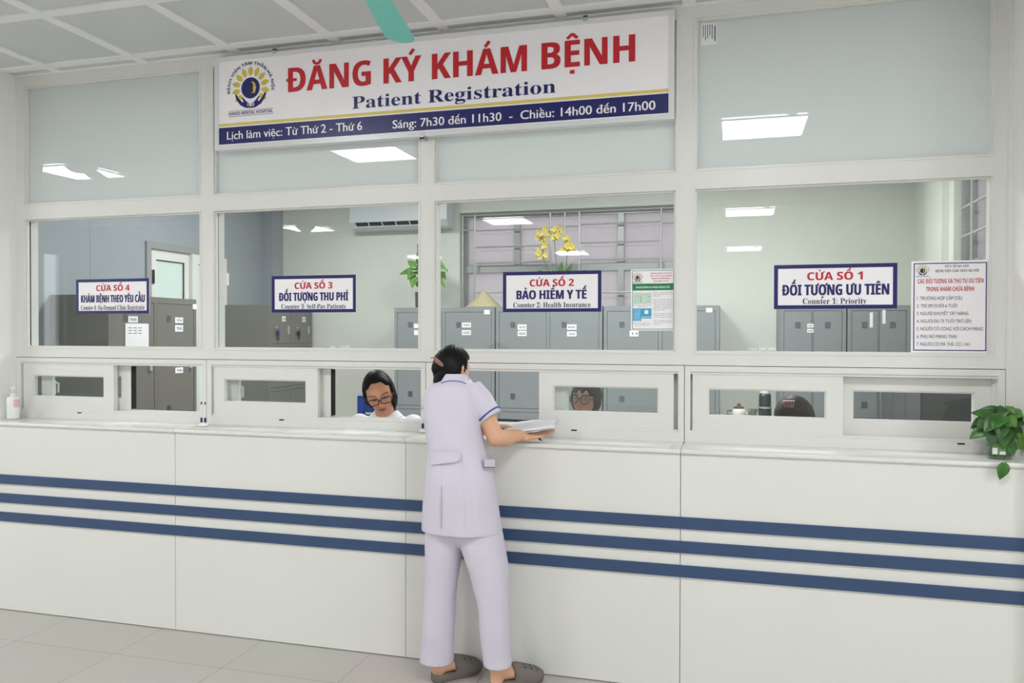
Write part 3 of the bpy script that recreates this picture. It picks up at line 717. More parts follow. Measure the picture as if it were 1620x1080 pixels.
def door_label(door, fr, a, z, w, h, s='', st='bold', m=None):
    org, r, d = fr; mb = MB(); bx3(org, r, d, mb, a-w/2, a+w/2, -.0010, .0016, z-h/2, z+h/2); o = obj('name_label', mb, m or M_PAPER, door)
    if s:
        p = org+r*a-d*.0014; tm = text(MB(), s, st, (p[0], p[1], z-h*.22), h*.42, w*.72, 'c', (r[0], r[1], 0), (0, 0, 1)); obj('lettering', tm, M_GINK, o)
HL = 1.805
LY = 3.2; LD = OY1-LY-.004
two = lambda w, z=.86: [(.03, w/2-.015, .09, z-.015), (w/2+.015, w-.03, .09, z-.015), (.03, w/2-.015, z+.015, HL-.045), (w/2+.015, w-.03, z+.015, HL-.045)]
def lab_on(d, fr, px0, py0, px1, py1, s, m=None):
    p = on((px0+px1)/2, (py0+py1)/2, 1, LY); a = (p[0]-fr[0][0]); w = on(px1, py0, 1, LY)[0]-on(px0, py0, 1, LY)[0]; h = on(px0, py0, 1, LY)[2]-on(px0, py1, 1, LY)[2]
    door_label(d, fr, float(a), float(p[2]), float(w), float(h), s, m=m)
tA, dA, fA = locker('grey double-door locker under the leafy houseplant', (-3.095, LY), (1, 0), .998, LD, HL, two(.998), M_LOCK)
lab_on(dA[2], fA, 655, 512, 664, 519, ''); lab_on(dA[2], fA, 655, 522, 664, 530, '')
lab_on(dA[3], fA, 730.7, 510, 745, 518, 'THẢO'); lab_on(dA[3], fA, 730.7, 522, 745, 530, 'HƯƠNG'); lab_on(dA[3], fA, 766, 490, 775, 497, '')
tB, dB, fB = locker('grey double-door locker under the straw hat and the orchid', (-2.085, LY), (1, 0), .985, LD, HL, two(.985), M_LOCK)
lab_on(dB[2], fB, 819, 513, 833, 521.5, 'VŨ'); lab_on(dB[2], fB, 819, 523, 833, 531.5, 'NGÂN'); lab_on(dB[3], fB, 897, 513, 912, 521.5, 'MAI'); lab_on(dB[3], fB, 897, 524, 912, 532, 'THANH')
tC, dC, fC = locker('grey double-door locker behind the green-banded notice', (-1.088, LY), (1, 0), .991, LD, HL, two(.991), M_LOCK)
lab_on(dC[2], fC, 996, 523, 1010, 532, '11'); lab_on(dC[3], fC, 1117, 487, 1127, 494, '')
nar = lambda w: [(.03, w/2-.004, .09, .845), (w/2+.004, w-.03, .09, .845), (.03, w/2-.004, .875, HL-.05), (w/2+.004, w-.03, .875, HL-.05)]
tD, dD, fD = locker('narrow grey locker behind the counter 1 sign', (.394, LY), (1, 0), .515, LD, HL-.01, nar(.515), M_LOCK)
lab_on(dD[3], fD, 1277, 512, 1287, 518, 'HẢO'); lab_on(dD[3], fD, 1277, 520, 1287, 526, 'HÀ')
tE, dE, fE = locker('narrow grey locker between the counter 1 sign and the priority notice', (.919, LY), (1, 0), .47, LD, HL-.01, nar(.47), M_LOCK)
lab_on(dE[2], fE, 1376, 494, 1381, 518, ''); lab_on(dE[3], fE, 1396, 490, 1401, 512, '')
# lockers along the left wall, fronts facing +x : r runs along -y... (left end as one faces it is the near end)
FX = -4.235
def left_locker(label, y0, y1, doors, H, **k):
    # facing +x: standing in the room looking to -x, left hand is towards -y
    return locker(label, (FX, y0), (0, 1), y1-y0, FX-OX0-.004, H, doors, M_LOCKWARM, **k)
L1y0 = .85; L1w = .95
tL, dL, fL = left_locker('warm grey locker with a paper sheet on its door, by the left wall', L1y0, L1y0+L1w, [(.03, L1w/2-.015, .86, 1.79), (L1w/2+.015, L1w-.03, .86, 1.79), (.03, L1w/2-.015, .09, .83), (L1w/2+.015, L1w-.03, .09, .83)], 1.835)
def lab_left(d, fr, px0, py0, px1, py1, s, m=None):
    p = on((px0+px1)/2, (py0+py1)/2, 0, FX); w = on(px1, py0, 0, FX)[1]-on(px0, py0, 0, FX)[1]; h = on(px0, py0, 0, FX)[2]-on(px0, py1, 0, FX)[2]
    door_label(d, fr, float(p[1]-fr[0][1]), float(p[2]), float(w), float(h), s, m=m)
lab_left(dL[0], fL, 203, 500, 218, 510, 'TRANG'); lab_left(dL[1], fL, 277, 502, 289.5, 511, 'YẾN'); lab_left(dL[1], fL, 277, 514, 289.5, 524.5, 'TRÀ'); lab_left(dL[1], fL, 305, 481, 311, 489, '')
lab_left(dL[3], fL, 277.5, 581, 289.5, 590, '16')
p = on(216.5, 540, 0, FX+.004); y0, y1 = float(on(198, 540, 0, FX)[1]), float(on(235, 540, 0, FX)[1])
zt = float(on(216, 511.5, 0, FX)[2])
sh = MB().box(FX+.001, FX+.002, y0, y1, zt-.297, zt)
sheet = obj('paper_sheet', sh, M_PAPER, None, 'white printed sheet stuck on the warm grey locker door', 'paper')
tm = MB()
for k in range(3):
    for q in range(3):
        a = y0+.03+.05*q
        tm.add([(FX+.0024, a, zt-.035-.02*k), (FX+.0024, a+.035, zt-.035-.02*k), (FX+.0024, a+.035, zt-.030-.02*k), (FX+.0024, a, zt-.030-.02*k)], [(0, 1, 2, 3)], False)
obj('printed_lines', tm, M_GINK, sheet)
six = [(a, b, z0, z1) for a, b in ((.03, .385), (.415, .77)) for z0, z1 in ((.10, .57), (.64, 1.07), (1.345-.18, 1.70+.065), ) for _ in (0,)]
six = [(a, b, z0, z1) for a, b in ((.03, .385), (.415, .77)) for z0, z1 in ((.09, .50), (.53, 1.00), (1.03, 1.425), (1.455, 1.775))]
tM, dM, fM = left_locker('grey small-door locker with key bunches in its locks, left back corner', 2.86, 3.66, six, 1.83, vents=(False, False), handle=False)
for k, (di, az) in enumerate(((3, .12), (7, .50))):
    y = 2.86+az; z = 1.61-.0
    lk = MB().tube([(FX+.0, y, z), (FX+.014, y, z)], .012, 10); lo = obj('lock', lk, M_STEEL, dM[di])
    kb = MB().tube([(FX+.016, y, z), (FX+.03, y, z-.01), (FX+.022, y+.01, z-.03)], .004, 6)
    kb.box(FX+.012, FX+.03, y-.012, y+.022, z-.075, z-.03); kb.box(FX+.014, FX+.018, y+.012, y+.03, z-.12, z-.06)
    obj('key_bunch', kb, M_BAND if k == 0 else M_BLACK, dM[di])
    door_label(dM[di], fM, az+.14, 1.70, .06, .05, '0%d' % (k+1))
for di, a in ((2, .14), (2, .24), (6, .53)): door_label(dM[di], fM, a, 1.37, .05, .05, '')
for di in (3, 7, 2, 6):
    a0 = .03 if di < 4 else .415; hm = MB(); z = {3: 1.60, 7: 1.60, 2: 1.22, 6: 1.22}[di]
    bx3(fM[0], fM[1], fM[2], hm, a0+.30, a0+.32, -.01, .002, z-.05, z+.03); obj('handle', hm, M_STEEL, dM[di])
# door in the grey panel wall (two glazed leaves in a grey frame)
dr = thing('door_1', (OX0, (lw0+lw1)/2, 0), 'white two-leaf glazed door in a grey frame in the left panel wall', 'door', None, 'structure')
def xframe(mb, y0, y1, z0, z1, w, xa, xb):
    t = MB().ring_frame(y0, y1, z0, z1, w, xa, xb)
    for v in range(len(t.v)): a, b, c = t.v[v]; t.v[v] = (b, a, c)
    return mb.add(t.v, [f[::-1] for f in t.f], False)
obj('frame', xframe(MB(), lw0-.05, lw1+.05, 0.001, LWZ+.05, .055, OX0-.06, OX0+.02), M_ALU, dr)
ym = lw0+(lw1-lw0)*.5
for a, b, xx in ((lw0+.008, ym+.03, OX0-.045), (ym-.0, lw1-.008, OX0-.005)):
    lf = obj('leaf', xframe(MB(), a, b, .01, LWZ-.008, .085, xx, xx+.038), M_FRAME, dr)
    obj('glass', MB().box(xx+.016, xx+.022, a+.085, b-.085, .095, LWZ-.093), M_DOORGLASS, lf)
    g = xframe(MB(), a+.085, b-.085, .095, LWZ-.093, .008, xx+.01, xx+.028); obj('gasket', g, M_RUBBER, lf)
    if xx < OX0-.02: obj('handle', MB().rbox(xx+.038, xx+.055, a+.03, a+.05, 1.98, 2.10, .004), M_BLACK, lf)
    else:
        for hz in (2.02, 1.62, .3): obj('hinge', MB().tube([(xx+.045, b+.004, hz), (xx+.045, b+.004, hz+.12)], .012), M_WHITEPL, lf)
# back window with frosted panes, mullions and a steel grille
bw = thing('window_5', ((BW[0]+BW[1])/2, OY1+.1, BW[2]), 'wide office back window with frosted panes behind a steel bar grille', 'window', None, 'structure')
x0, x1, z0, z1 = BW
f = MB().ring_frame(x0, x1, z0, z1, .05, OY1+.10, OY1+.16)
ztr = float(on(760, 426, 1, OY1+.1)[2]); f.box(x0+.05, x1-.05, OY1+.10, OY1+.16, ztr-.035, ztr+.035)
for px in (818, 982):
    X = float(on(px, 440, 1, OY1+.1)[0]); f.box(X-.03, X+.03, OY1+.097, OY1+.155, z0+.05, z1-.05)
obj('frame', f, M_ALU, bw)
obj('pane', MB().box(x0+.05, x1-.05, OY1+.125, OY1+.131, z0+.05, ztr-.035), M_WINFROST, bw)
obj('pane', MB().box(x0+.05, x1-.05, OY1+.125, OY1+.131, ztr+.035, z1-.05), M_WINFROST, bw)
gr = thing('window_grille', ((x0+x1)/2, OY1+.05, z0), 'stainless steel bar grille across the office back window', 'grille')
YG = OY1+.04; m = MB()
xs = [float(on(p, 400, 1, YG)[0]) for p in (751, 870.6, 893.6, 916.7, 1046)]
m2 = MB().tube([(x0+.02, YG, z0+.01), (x0+.02, YG, z1-.02), (x1-.02, YG, z1-.02), (x1-.02, YG, z0+.01), (x0+.02, YG, z0+.01)], .011, 8); obj('frame', m2, M_STEEL, gr)
for X in xs: obj('upright', MB().tube([(X, YG, z0+.01), (X, YG, z1-.02)], .010, 8), M_STEEL, gr)
for a, b, pys, pm in ((0, 1, (363.7, 390, 415, 462), 800), (3, 4, (353, 382.5, 409.5, 462), 980), (1, 3, (358.5,), 890)):
    for py in pys:
        Z = float(on(pm, py, 1, YG)[2]); obj('crossbar', MB().tube([(xs[a], YG, Z), (xs[b], YG, Z)], .008, 8), M_STEEL, gr)
Z = float(on(740, 364, 1, YG)[2]); obj('crossbar', MB().tube([(x0+.02, YG, Z), (xs[0], YG, Z)], .009, 8), M_STEEL, gr)
Z = float(on(740, 338.5, 1, YG)[2])
obj('crossbar', MB().tube([(xs[4], YG, float(on(1056, 353, 1, YG)[2])), (x1-.02, YG, float(on(1056, 353, 1, YG)[2]))], .008, 8), M_STEEL, gr)
# right window: frame plus slanting-looking bars
rw = thing('window_6', (OX1+.09, (RW[0]+RW[1])/2, RW[2]), 'office window in the right wall, half hidden behind the priority notice', 'window', None, 'structure')
f = xframe(MB(), RW[0], RW[1], RW[2], RW[3], .06, OX1+.11, OX1+.165)
f2 = MB().box(OX1+.11, OX1+.16, RW[0], RW[1], 2.02, 2.09); f.add(f2.v, f2.f, False)
ymid = RW[1]-.55; f2 = MB().box(OX1+.11, OX1+.16, ymid-.04, ymid+.04, RW[2], RW[3]); f.add(f2.v, f2.f, False)
obj('frame', f, M_ALU, rw)
obj('pane', MB().box(OX1+.135, OX1+.14, RW[0]+.06, RW[1]-.06, RW[2]+.06, RW[3]-.06), M_WINFROST, rw)
g2 = thing('window_grille', (OX1+.05, (RW[0]+RW[1])/2, RW[2]), 'steel bar grille across the right office window', 'grille')
obj('frame', xframe(MB(), RW[0]+.01, RW[1]-.01, RW[2]+.01, RW[3]-.01, .02, OX1+.04, OX1+.06), M_STEEL, g2)
for Z in (2.66, 2.45, 2.25, 2.04, 1.8, 1.55, 1.3): obj('crossbar', MB().tube([(OX1+.05, RW[0]+.02, Z), (OX1+.05, RW[1]-.02, Z)], .010, 8), M_STEEL, g2)
for q in (.25, .6): obj('upright', MB().tube([(OX1+.05, RW[1]-q, RW[2]+.02), (OX1+.05, RW[1]-q, RW[3]-.02)], .010, 8), M_STEEL, g2)
# air conditioner
YA = 3.53
ax0, ax1 = float(on(553, 340, 1, YA)[0]), float(on(707, 340, 1, YA)[0]); az0 = float(on(600, 362, 1, YA)[2]); az1 = az0+.285
ac = thing('air_conditioner', ((ax0+ax1)/2, OY1-.1, az0), 'white wall air conditioner high on the office back wall', 'air conditioner')
prof = [(OY1-.002, az1), (YA+.03, az1), (YA, az1-.03), (YA-.005, az0+.075), (YA+.05, az0+.015), (YA+.09, az0), (OY1-.002, az0)]
m = MB(); m.loft([[(x, p[0], p[1]) for p in prof] for x in (ax0, ax1)]); obj('body', m, M_ACGREY, ac)
q0 = np.array((YA-.005, az0+.075)); q1 = np.array((YA+.05, az0+.015)); qd = q1-q0; qn = np.array((-qd[1], qd[0])); qn = qn/np.linalg.norm(qn)
if qn[0] > 0: qn = -qn
def slope(mb, xa, xb, s0, s1, out):
    a, b = q0+qd*s0, q0+qd*s1; c, d = a+qn*out, b+qn*out
    return mb.add([(xa, *a), (xb, *a), (xb, *b), (xa, *b), (xa, *c), (xb, *c), (xb, *d), (xa, *d)], [(3, 2, 1, 0), (4, 5, 6, 7), (0, 1, 5, 4), (1, 2, 6, 5), (2, 3, 7, 6), (3, 0, 4, 7)], False)
obj('outlet', slope(MB(), ax0+.05, ax1-.09, .08, .80, .0015), M_BLACK, ac)
lv = MB()
for k in range(7):
    X = ax0+.06+(ax1-ax0-.16)*k/6; slope(lv, X-.006, X+.006, .1, .78, .006)
slope(lv, ax0+.05, ax1-.09, .62, .80, .010); obj('louvre', lv, M_ACGREY, ac)
# straw hat, orchid, houseplant standing on the lockers
h0 = on(765.5, 482, 1, 3.40); HR = float(on(793, 482, 1, 3.40)[0]-on(738, 482, 1, 3.40)[0])/2; m = MB(); m.smooth = True
m.lathe([(HR, 0), (HR, .006), (HR*.66, .058), (HR*.33, .112), (.012, .166), (.002, .170), (.001, .164), (HR*.3, .105), (HR-.01, 0)], (float(h0[0]), 3.40, HL+.001), 36)
obj('conical_hat', m, M_STRAW, None, 'straw conical hat lying on the grey lockers left of the counter 2 sign', 'hat')
def leaf(mb, base, d, up, L, Wd, droop=.35, heart=False, fold=.18, n=10):
    d = np.array(d, float); d /= np.linalg.norm(d); up = np.array(up, float); s = np.cross(d, up); s /= np.linalg.norm(s)+1e-9; up = np.cross(s, d)
    rows = []
    for i in range(n+1):
        t = i/n
        w = Wd*(max(0., math.sin(math.pi*t**(.62 if heart else .85)))**(.85 if heart else 1.)) if 0 < t < 1 else Wd*(.12 if t == 0 else .004)
        back = .10*L*(1-t)**4 if heart else 0
        c = np.array(base)+d*L*t-up*L*droop*t*t; edge = -d*back-up*fold*w*.10
        rows.append([c-s*w*.5+up*fold*w*.32+edge, c-s*w*.26+up*fold*w*.34, c, c+s*w*.26+up*fold*w*.34, c+s*w*.5+up*fold*w*.32+edge])
    vs = [p for r in rows for p in r]; fs = []
    for i in range(n):
        for j in range(4): fs.append((i*5+j, i*5+j+1, i*5+j+6, i*5+j+5))
    k = len(vs); vs2 = [p-up*.0010 for p in vs]
    mb.add(vs+vs2, fs+[tuple(a+k for a in f[::-1]) for f in fs], True)
rng = random.Random(4)
oc = on(887, 430, 1, 3.40); oX = float(oc[0])
orch = thing('potted_orchid', (oX, 3.40, HL), 'yellow flowering orchid in a pot on the lockers above the counter 2 sign', 'plant')
obj('pot', MB().lathe([(.07, 0), (.095, .15), (.10, .16), (.088, .155), (.07, .03)], (oX, 3.40, HL+.001), 24), M_POT, orch)
lm = MB()
for k in range(14):
    a = k*2.4; e = .25+.3*rng.random(); leaf(lm, (oX+.03*math.cos(a), 3.40+.03*math.sin(a), HL+.16), (math.cos(a), math.sin(a)*.7, e*1.6), (0, -.5, 1), .30+.08*rng.random(), .06, .35)
for px, py, k in ((850, 425, 2), (868, 418, 1), (905, 415, 1), (925, 425, 0), (888, 412, 1)):
    q = on(px, py, 1, 3.38); leaf(lm, (oX, 3.39, HL+.2), q-np.array((oX, 3.39, HL+.2)), (0, -1, .4), float(np.linalg.norm(q-np.array((oX, 3.39, HL+.2)))), .06, .1)
obj('leaves', lm, M_LEAFD, orch)
sm = MB(); fm = MB()
def flower(c, r):
    for k in range(5):
        a = k*2*math.pi/5+rng.random(); leaf(fm, c, (math.cos(a), -.5, math.sin(a)), (0, -1, 0), r, r*.6, .1)
for tip_, n_, sp in (((856, 385), 16, (9, 22)), ((877, 370), 17, (15, 9)), ((898, 385), 15, (9, 12))):
    q = on(tip_[0], tip_[1], 1, 3.36); b = np.array((oX, 3.39, HL+.15)); mid = (q+b)/2+np.array(((q[0]-oX)*.35, 0, .06))
    sm.tube([b, mid, q], .004, 6)
    for k in range(n_):
        c = on(tip_[0]+rng.uniform(-sp[0], sp[0]), tip_[1]+rng.uniform(-sp[1], sp[1]), 1, 3.36+rng.uniform(-.03, .03)); flower(c, .035); sm.tube([q*.5+c*.5, c], .0025, 5)
obj('stems', sm, M_STEM, orch); obj('flowers', fm, M_ORCHID, orch)
px_ = on(662, 470, 1, 3.42); pX = float(px_[0])
pt = thing('houseplant', (pX, 3.42, HL), 'leafy green houseplant in a slim pot on the lockers below the air conditioner', 'plant')
obj('pot', MB().lathe([(.025, 0), (.03, .02), (.032, .15), (.028, .155), (.022, .03)], (pX, 3.42, HL+.001), 20), M_BARK, pt)
obj('stem', MB().tube([(pX, 3.42, HL+.05), (pX+.01, 3.42, HL+.25), (pX+.0, 3.41, HL+.62)], .009, 8), M_BARK, pt)
lm = MB()
for bx_, by_, tx, ty, wd in ((660, 425, 632, 432, .06), (658, 422, 645, 412, .06), (656, 424, 645, 440, .085), (660, 428, 651, 452, .10), (664, 430, 660, 452, .09), (662, 424, 668, 445, .08), (663, 420, 653, 428, .09), (664, 418, 660, 402, .05), (690, 422, 697, 414, .07), (690, 418, 706, 428, .08), (694, 424, 704, 440, .06), (690, 430, 700, 450, .05), (692, 436, 703, 452, .04), (672, 424, 690, 416, .08), (675, 430, 684, 448, .08), (670, 420, 678, 404, .06)):
    a = on(bx_, by_, 1, 3.40+rng.uniform(-.05, .05)); b = on(tx, ty, 1, 3.36+rng.uniform(-.08, .08)); leaf(lm, a, b-a, (rng.uniform(-.4, .4), -1, .35), float(np.linalg.norm(b-a))*1.1, wd*1.15, .12, True, .35)
    lm.tube([(pX, 3.415, HL+.55), (np.array((pX, 3.415, HL+.55))+a)/2+np.array((0, 0, .02)), a], .004, 5)
obj('leaves', lm, M_LEAFMID, pt)
# wall switches and sockets
def switch(px, py, lab, grp, w=12, dark=True):
    a, b, c, d = rect(px-w/2, py-4.5, px+w/2, py+8, OY1-.004); t = thing('wall_socket', ((a+b)/2, OY1-.006, c), lab, 'socket', grp)
    obj('plate', MB().rbox(a, b, OY1-.012, OY1-.0005, c, d, .003, 2), M_WHITEPL, t); obj('opening', MB().box(a+.014, b-.014, OY1-.0135, OY1-.0118, c+.02, d-.025), M_BLACK, t)
for k, px in enumerate((1190.5, 1207, 1222.5)):
    switch(px, 555, '%s of three wall sockets left of the narrow locker' % ('leftmost', 'middle one', 'rightmost')[k], 'wall sockets', 14)
switch(545, 551, 'white wall socket with a dark opening beside the key locker', 'wall sockets', 16)
switch(526, 551, 'wall socket half hidden by the key locker', 'wall sockets', 9)
# low cabinet with teapot, cup and flask
q = on(1167, 663, 1, 3.30); zt = .838
cb = thing('low_cabinet', (.15, 3.5, 0), 'low pale cabinet against the back wall under the tea things', 'cabinet')
obj('top', MB().box(-.09, .385, 3.12, OY1-.005, zt-.03, zt), M_DESK, cb); obj('body', MB().box(-.08, .375, 3.14, OY1-.006, 0, zt-.031), M_OFFWALL, cb)
for a, b in ((-.078, .145), (.15, .373)): obj('door', MB().box(a, b, 3.125, 3.139, .05, zt-.04), M_OFFWALL, cb)
tx = float(on(1169, 655, 1, 3.3)[0]); m = MB(); m.smooth = True
TZ = zt+.001
tp = thing('teapot', (tx, 3.3, zt), 'small white teapot with a brown rim and handle behind the counter 1 window', 'teapot')
m.lathe([(.035, 0), (.058, .02), (.062, .055), (.05, .082), (.03, .086)], (tx, 3.3, TZ), 24); obj('body', m, M_TEA, tp)
m = MB(); m.smooth = True; m.lathe([(.05, .083), (.045, .092), (.012, .104), (.012, .112), (.016, .12), (.004, .126)], (tx, 3.3, TZ), 20); obj('lid', m, M_BROWN, tp)
obj('handle', MB().tube([(tx-.055+.0, 3.3, TZ+.065), (tx-.095, 3.3, TZ+.06), (tx-.10, 3.3, TZ+.03), (tx-.058, 3.3, TZ+.018)], .006, 8), M_BROWN, tp)
obj('spout', MB().tube([(tx+.05, 3.3, TZ+.03), (tx+.085, 3.29, TZ+.055), (tx+.095, 3.29, TZ+.08)], [.012, .009, .007], 8), M_TEA, tp)
gx = float(on(1190, 655, 1, 3.22)[0])
cu = thing('glass_cup', (gx, 3.22, zt), 'clear glass cup with a handle beside the white teapot', 'cup')
obj('bowl', MB().lathe([(.032, 0), (.04, .09), (.038, .09), (.03, .006)], (gx, 3.22, TZ), 20), M_JAR, cu); obj('handle', MB().tube([(gx+.038, 3.22, TZ+.08), (gx+.066, 3.22, TZ+.07), (gx+.064, 3.22, TZ+.03), (gx+.034, 3.22, TZ+.02)], .004, 8), M_BROWN, cu)
fx = float(on(1210, 655, 1, 3.35)[0])
th = thing('vacuum_flask', (fx, 3.35, zt), 'tall dark green vacuum flask beside the glass cup', 'flask')
obj('body', MB().lathe([(.052, 0), (.054, .02), (.054, .08), (.050, .09), (.050, .195), (.042, .212)], (fx, 3.35, TZ), 24), M_FLASK, th)
obj('cap', MB().lathe([(.044, .213), (.046, .262), (.04, .267)], (fx, 3.35, TZ), 24), M_WHITEPL, th); obj('band', MB().lathe([(.0555, .085), (.0555, .10)], (fx, 3.35, TZ), 24), M_STEEL, th)
# staff desk under the windows and the screen on it
dk = thing('staff_desk', (-1.2, .36, 0), 'small pale desk under the monitor behind open window 2', 'desk')
obj('top', MB().box(-1.42, -.93, .14, .52, .70, .73), M_DESK, dk)
for X in (-1.39, -.96): obj('leg', MB().box(X-.02, X+.02, .16, .5, 0, .70), M_DESK, dk)
s0, s1, szb, szt = rect(817, 663.5, 853, 676, .34)
mo = thing('computer_monitor', ((s0+s1)/2, .34, .73), 'black computer monitor top edge behind the open counter 2 window', 'monitor')
obj('screen', MB().rbox(s0-.32, s1, .33, .36, .80, szt, .006, 2), M_BLACK, mo); obj('stand', MB().box((s0+s1)/2-.18, (s0+s1)/2-.12, .345, .375, .74, .86).box((s0+s1)/2-.26, (s0+s1)/2-.04, .29, .43, .7305, .745), M_BLACK, mo)

fc = thing('filing_cabinet', (1.3, 2.25, 0), 'dark grey filing cabinet along the right office wall behind the closed window 1 sash', 'cabinet')
obj('body', MB().box(1.14, OX1-.055, 1.6, 2.9, 0, 1.33), M_FILING, fc)
for a, b in ((1.605, 2.03), (2.04, 2.46), (2.47, 2.895)):
    for q in range(3): dr_ = obj('drawer', MB().box(1.128, 1.139, a, b, .05+.425*q, .465+.425*q), M_FILING, fc); obj('handle', MB().box(1.11, 1.127, (a+b)/2-.06, (a+b)/2+.06, .38+.425*q, .40+.425*q), M_STEEL, dr_)

# ------------------------------------------------------------------ things on the counter
CT = FZ['top']
c = on(21, 662.5, 2, CT); bX, bY = float(c[0]), float(c[1])
bo = thing('soap_bottle', (bX, bY, CT), 'white pump bottle of hand gel at the left end of the counter', 'bottle')
s = .0027
m = MB(); m.smooth = True; m.loft([[(bX+a*w*math.copysign(abs(math.cos(q))**.6, math.cos(q)), bY+a*.75*w*math.copysign(abs(math.sin(q))**.6, math.sin(q)), CT+z) for q in np.linspace(0, 2*math.pi, 25)[:-1]] for a, w, z in ((1, .030, .001), (1, .033, .006), (1, .033, .118), (1, .029, .128), (1, .015, .134))])
obj('body', m, M_WHITEPL, bo)
m = MB().lathe([(.014, .134), (.014, .150), (.006, .152), (.006, .172), (.012, .174), (.012, .186), (.004, .188)], (bX, bY, CT), 16); m.tube([(bX, bY, CT+.180), (bX+.02, bY-.01, CT+.180), (bX+.034, bY-.017, CT+.172)], .005, 8); obj('pump', m, M_WHITEPL, bo)
m = MB().loft([[(bX+.0335*math.copysign(abs(math.cos(q))**.6, math.cos(q)), bY+.0255*math.copysign(abs(math.sin(q))**.6, math.sin(q)), CT+z) for q in np.linspace(-.9, .5, 9)]+[(bX+.031*math.cos(q), bY+.022*math.sin(q), CT+z) for q in np.linspace(.5, -.9, 9)] for z in (.07, .115)]); obj('label', m, M_PINKLBL, bo)
def pen_stand(px, py, side, lab, plab):
    c = on(px, py, 2, CT); X, Yp = float(c[0]), float(c[1])
    t = thing('pen_stand', (X, Yp, CT), lab, 'pen stand', 'pen stands')
    m = MB(); m.smooth = True; m.loft([[(X+a*.030*math.cos(q), Yp+a*.020*math.sin(q), CT+z) for q in np.linspace(0, 2*math.pi, 25)[:-1]] for a, z in ((1, .0005), (1, .006), (.8, .016), (.5, .021))]); obj('base', m, M_WHITEPL, t)
    for k, dx in enumerate((-.011, .012)):
        obj('sleeve', MB().tube([(X+dx, Yp, CT+.012), (X+dx, Yp, CT+.046)], .0058, 12), M_BAND, t)
        pn = thing('pen', (X+dx, Yp, CT+.03), plab[k], 'pen', 'counter pens')
        obj('barrel', MB().tube([(X+dx, Yp, CT+.0465), (X+dx, Yp, CT+.118)], .0045, 12), M_WHITEPL, pn); obj('tip', MB().tube([(X+dx, Yp, CT+.1185), (X+dx, Yp, CT+.132)], [.0045, .003], 12), M_BAND, pn)
pen_stand(321.5, 674, 0, 'white counter pen stand in front of the post between windows 4 and 3', ['left white pen of the stand between windows 4 and 3', 'right white pen of the stand between windows 4 and 3'])
pen_stand(672, 684, 0, 'white counter pen stand half hidden beside the standing nurse', ['left white pen of the stand beside the standing nurse', 'right white pen of the stand beside the standing nurse'])
a, b = on(553, 676, 2, CT), on(655, 678, 2, CT)
m = MB().box(float(a[0])+.02, float(b[0])-.03, -.055, -.004, CT+.0006, CT+.0016); obj('paper_slip', m, M_PAPER, None, 'white paper slip lying at the sill of open window 3', 'paper')
# jar of pothos at the right end
c = on(1580, 725, 2, CT); jX, jY = float(c[0]), float(c[1])+.0
jar = thing('potted_pothos', (jX, jY, CT), 'green pothos in a square glass jar at the right end of the counter', 'plant')
hw = .044; JH = .115
def sq(w, z, r=.25): return [(jX+w*math.copysign(abs(math.cos(q))**.45, math.cos(q)), jY+w*.85*math.copysign(abs(math.sin(q))**.45, math.sin(q)), CT+z) for q in np.linspace(0, 2*math.pi, 33)[:-1]]
obj('jar', MB().loft([sq(hw-.002, .001), sq(hw, .005), sq(hw, JH), sq(hw-.004, JH), sq(hw-.004, .010), sq(hw-.006, .009)]), M_JAR, jar)
obj('water', MB().loft([sq(hw-.0055, .012), sq(hw-.0055, .075)]), M_WATER, jar)
m = MB().box(jX-.036, jX+.014, jY-.0392, jY-.0384, CT+.020, CT+.070); lb = obj('label', m, M_LEAFLIT, jar)
obj('label_print', MB().box(jX-.034, jX-.016, jY-.0396, jY-.0392, CT+.023, CT+.048).box(jX-.008, jX+.013, jY-.0396, jY-.0392, CT+.022, CT+.034), M_SIGN, lb)
stm = MB(); lm = MB(); top = np.array((jX, jY, CT+JH))
LV = [(1572, 660, 1543, 650, 24, .00), (1580, 655, 1556, 646, 22, .03), (1588, 652, 1576, 643, 18, .04), (1596, 652, 1603, 644, 20, .03), (1570, 668, 1545, 668, 26, -.01), (1562, 676, 1538, 690, 20, -.02),
      (1594, 668, 1624, 662, 30, .00), (1592, 676, 1618, 692, 28, -.01), (1600, 688, 1622, 708, 30, -.02), (1576, 672, 1568, 700, 26, -.05), (1586, 676, 1590, 704, 26, -.05), (1582, 660, 1560, 676, 30, -.06),
      (1586, 658, 1572, 672, 26, -.07), (1590, 662, 1606, 672, 26, -.05), (1578, 652, 1592, 650, 24, .0), (1596, 692, 1602, 716, 22, -.04), (1566, 658, 1548, 674, 22, -.03), (1584, 668, 1584, 690, 24, -.07), (1604, 656, 1622, 652, 22, .01), (1556, 664, 1540, 676, 18, .0)]
for q, (bx_, by_, tx, ty, wd, dy) in enumerate(LV):
    a = on(bx_, by_, 1, jY+dy*.6); b = on(tx, ty, 1, jY+dy-.015); lm.cur = (0, 1, 0, 2, 1)[q % 5]
    leaf(lm, a, b-a, (rng.uniform(-.5, .5), -.75, .75+rng.uniform(-.4, .3)), float(np.linalg.norm(b-a))*1.12, wd*.00262, .20, True, .5); md = (top+a)/2+np.array((0, 0, .012)); stm.tube([top+np.array((rng.uniform(-.02, .02), rng.uniform(-.02, .02), -.06)), md, a], .0018, 6)
lm.cur = 0
a = on(1588, 736, 1, CF-.035); e = on(1584, 751, 1, CF-.036)
leaf(lm, on(1589, 733, 1, CF-.03), e-a, (.2, -1, .1), .066, .048, .05, True, .4)
stm.tube([top, (jX+.03, jY-.05, CT+JH+.01), (jX+.035, CF-.012, CT+.06), on(1589, 733, 1, CF-.03)], .0012, 6)
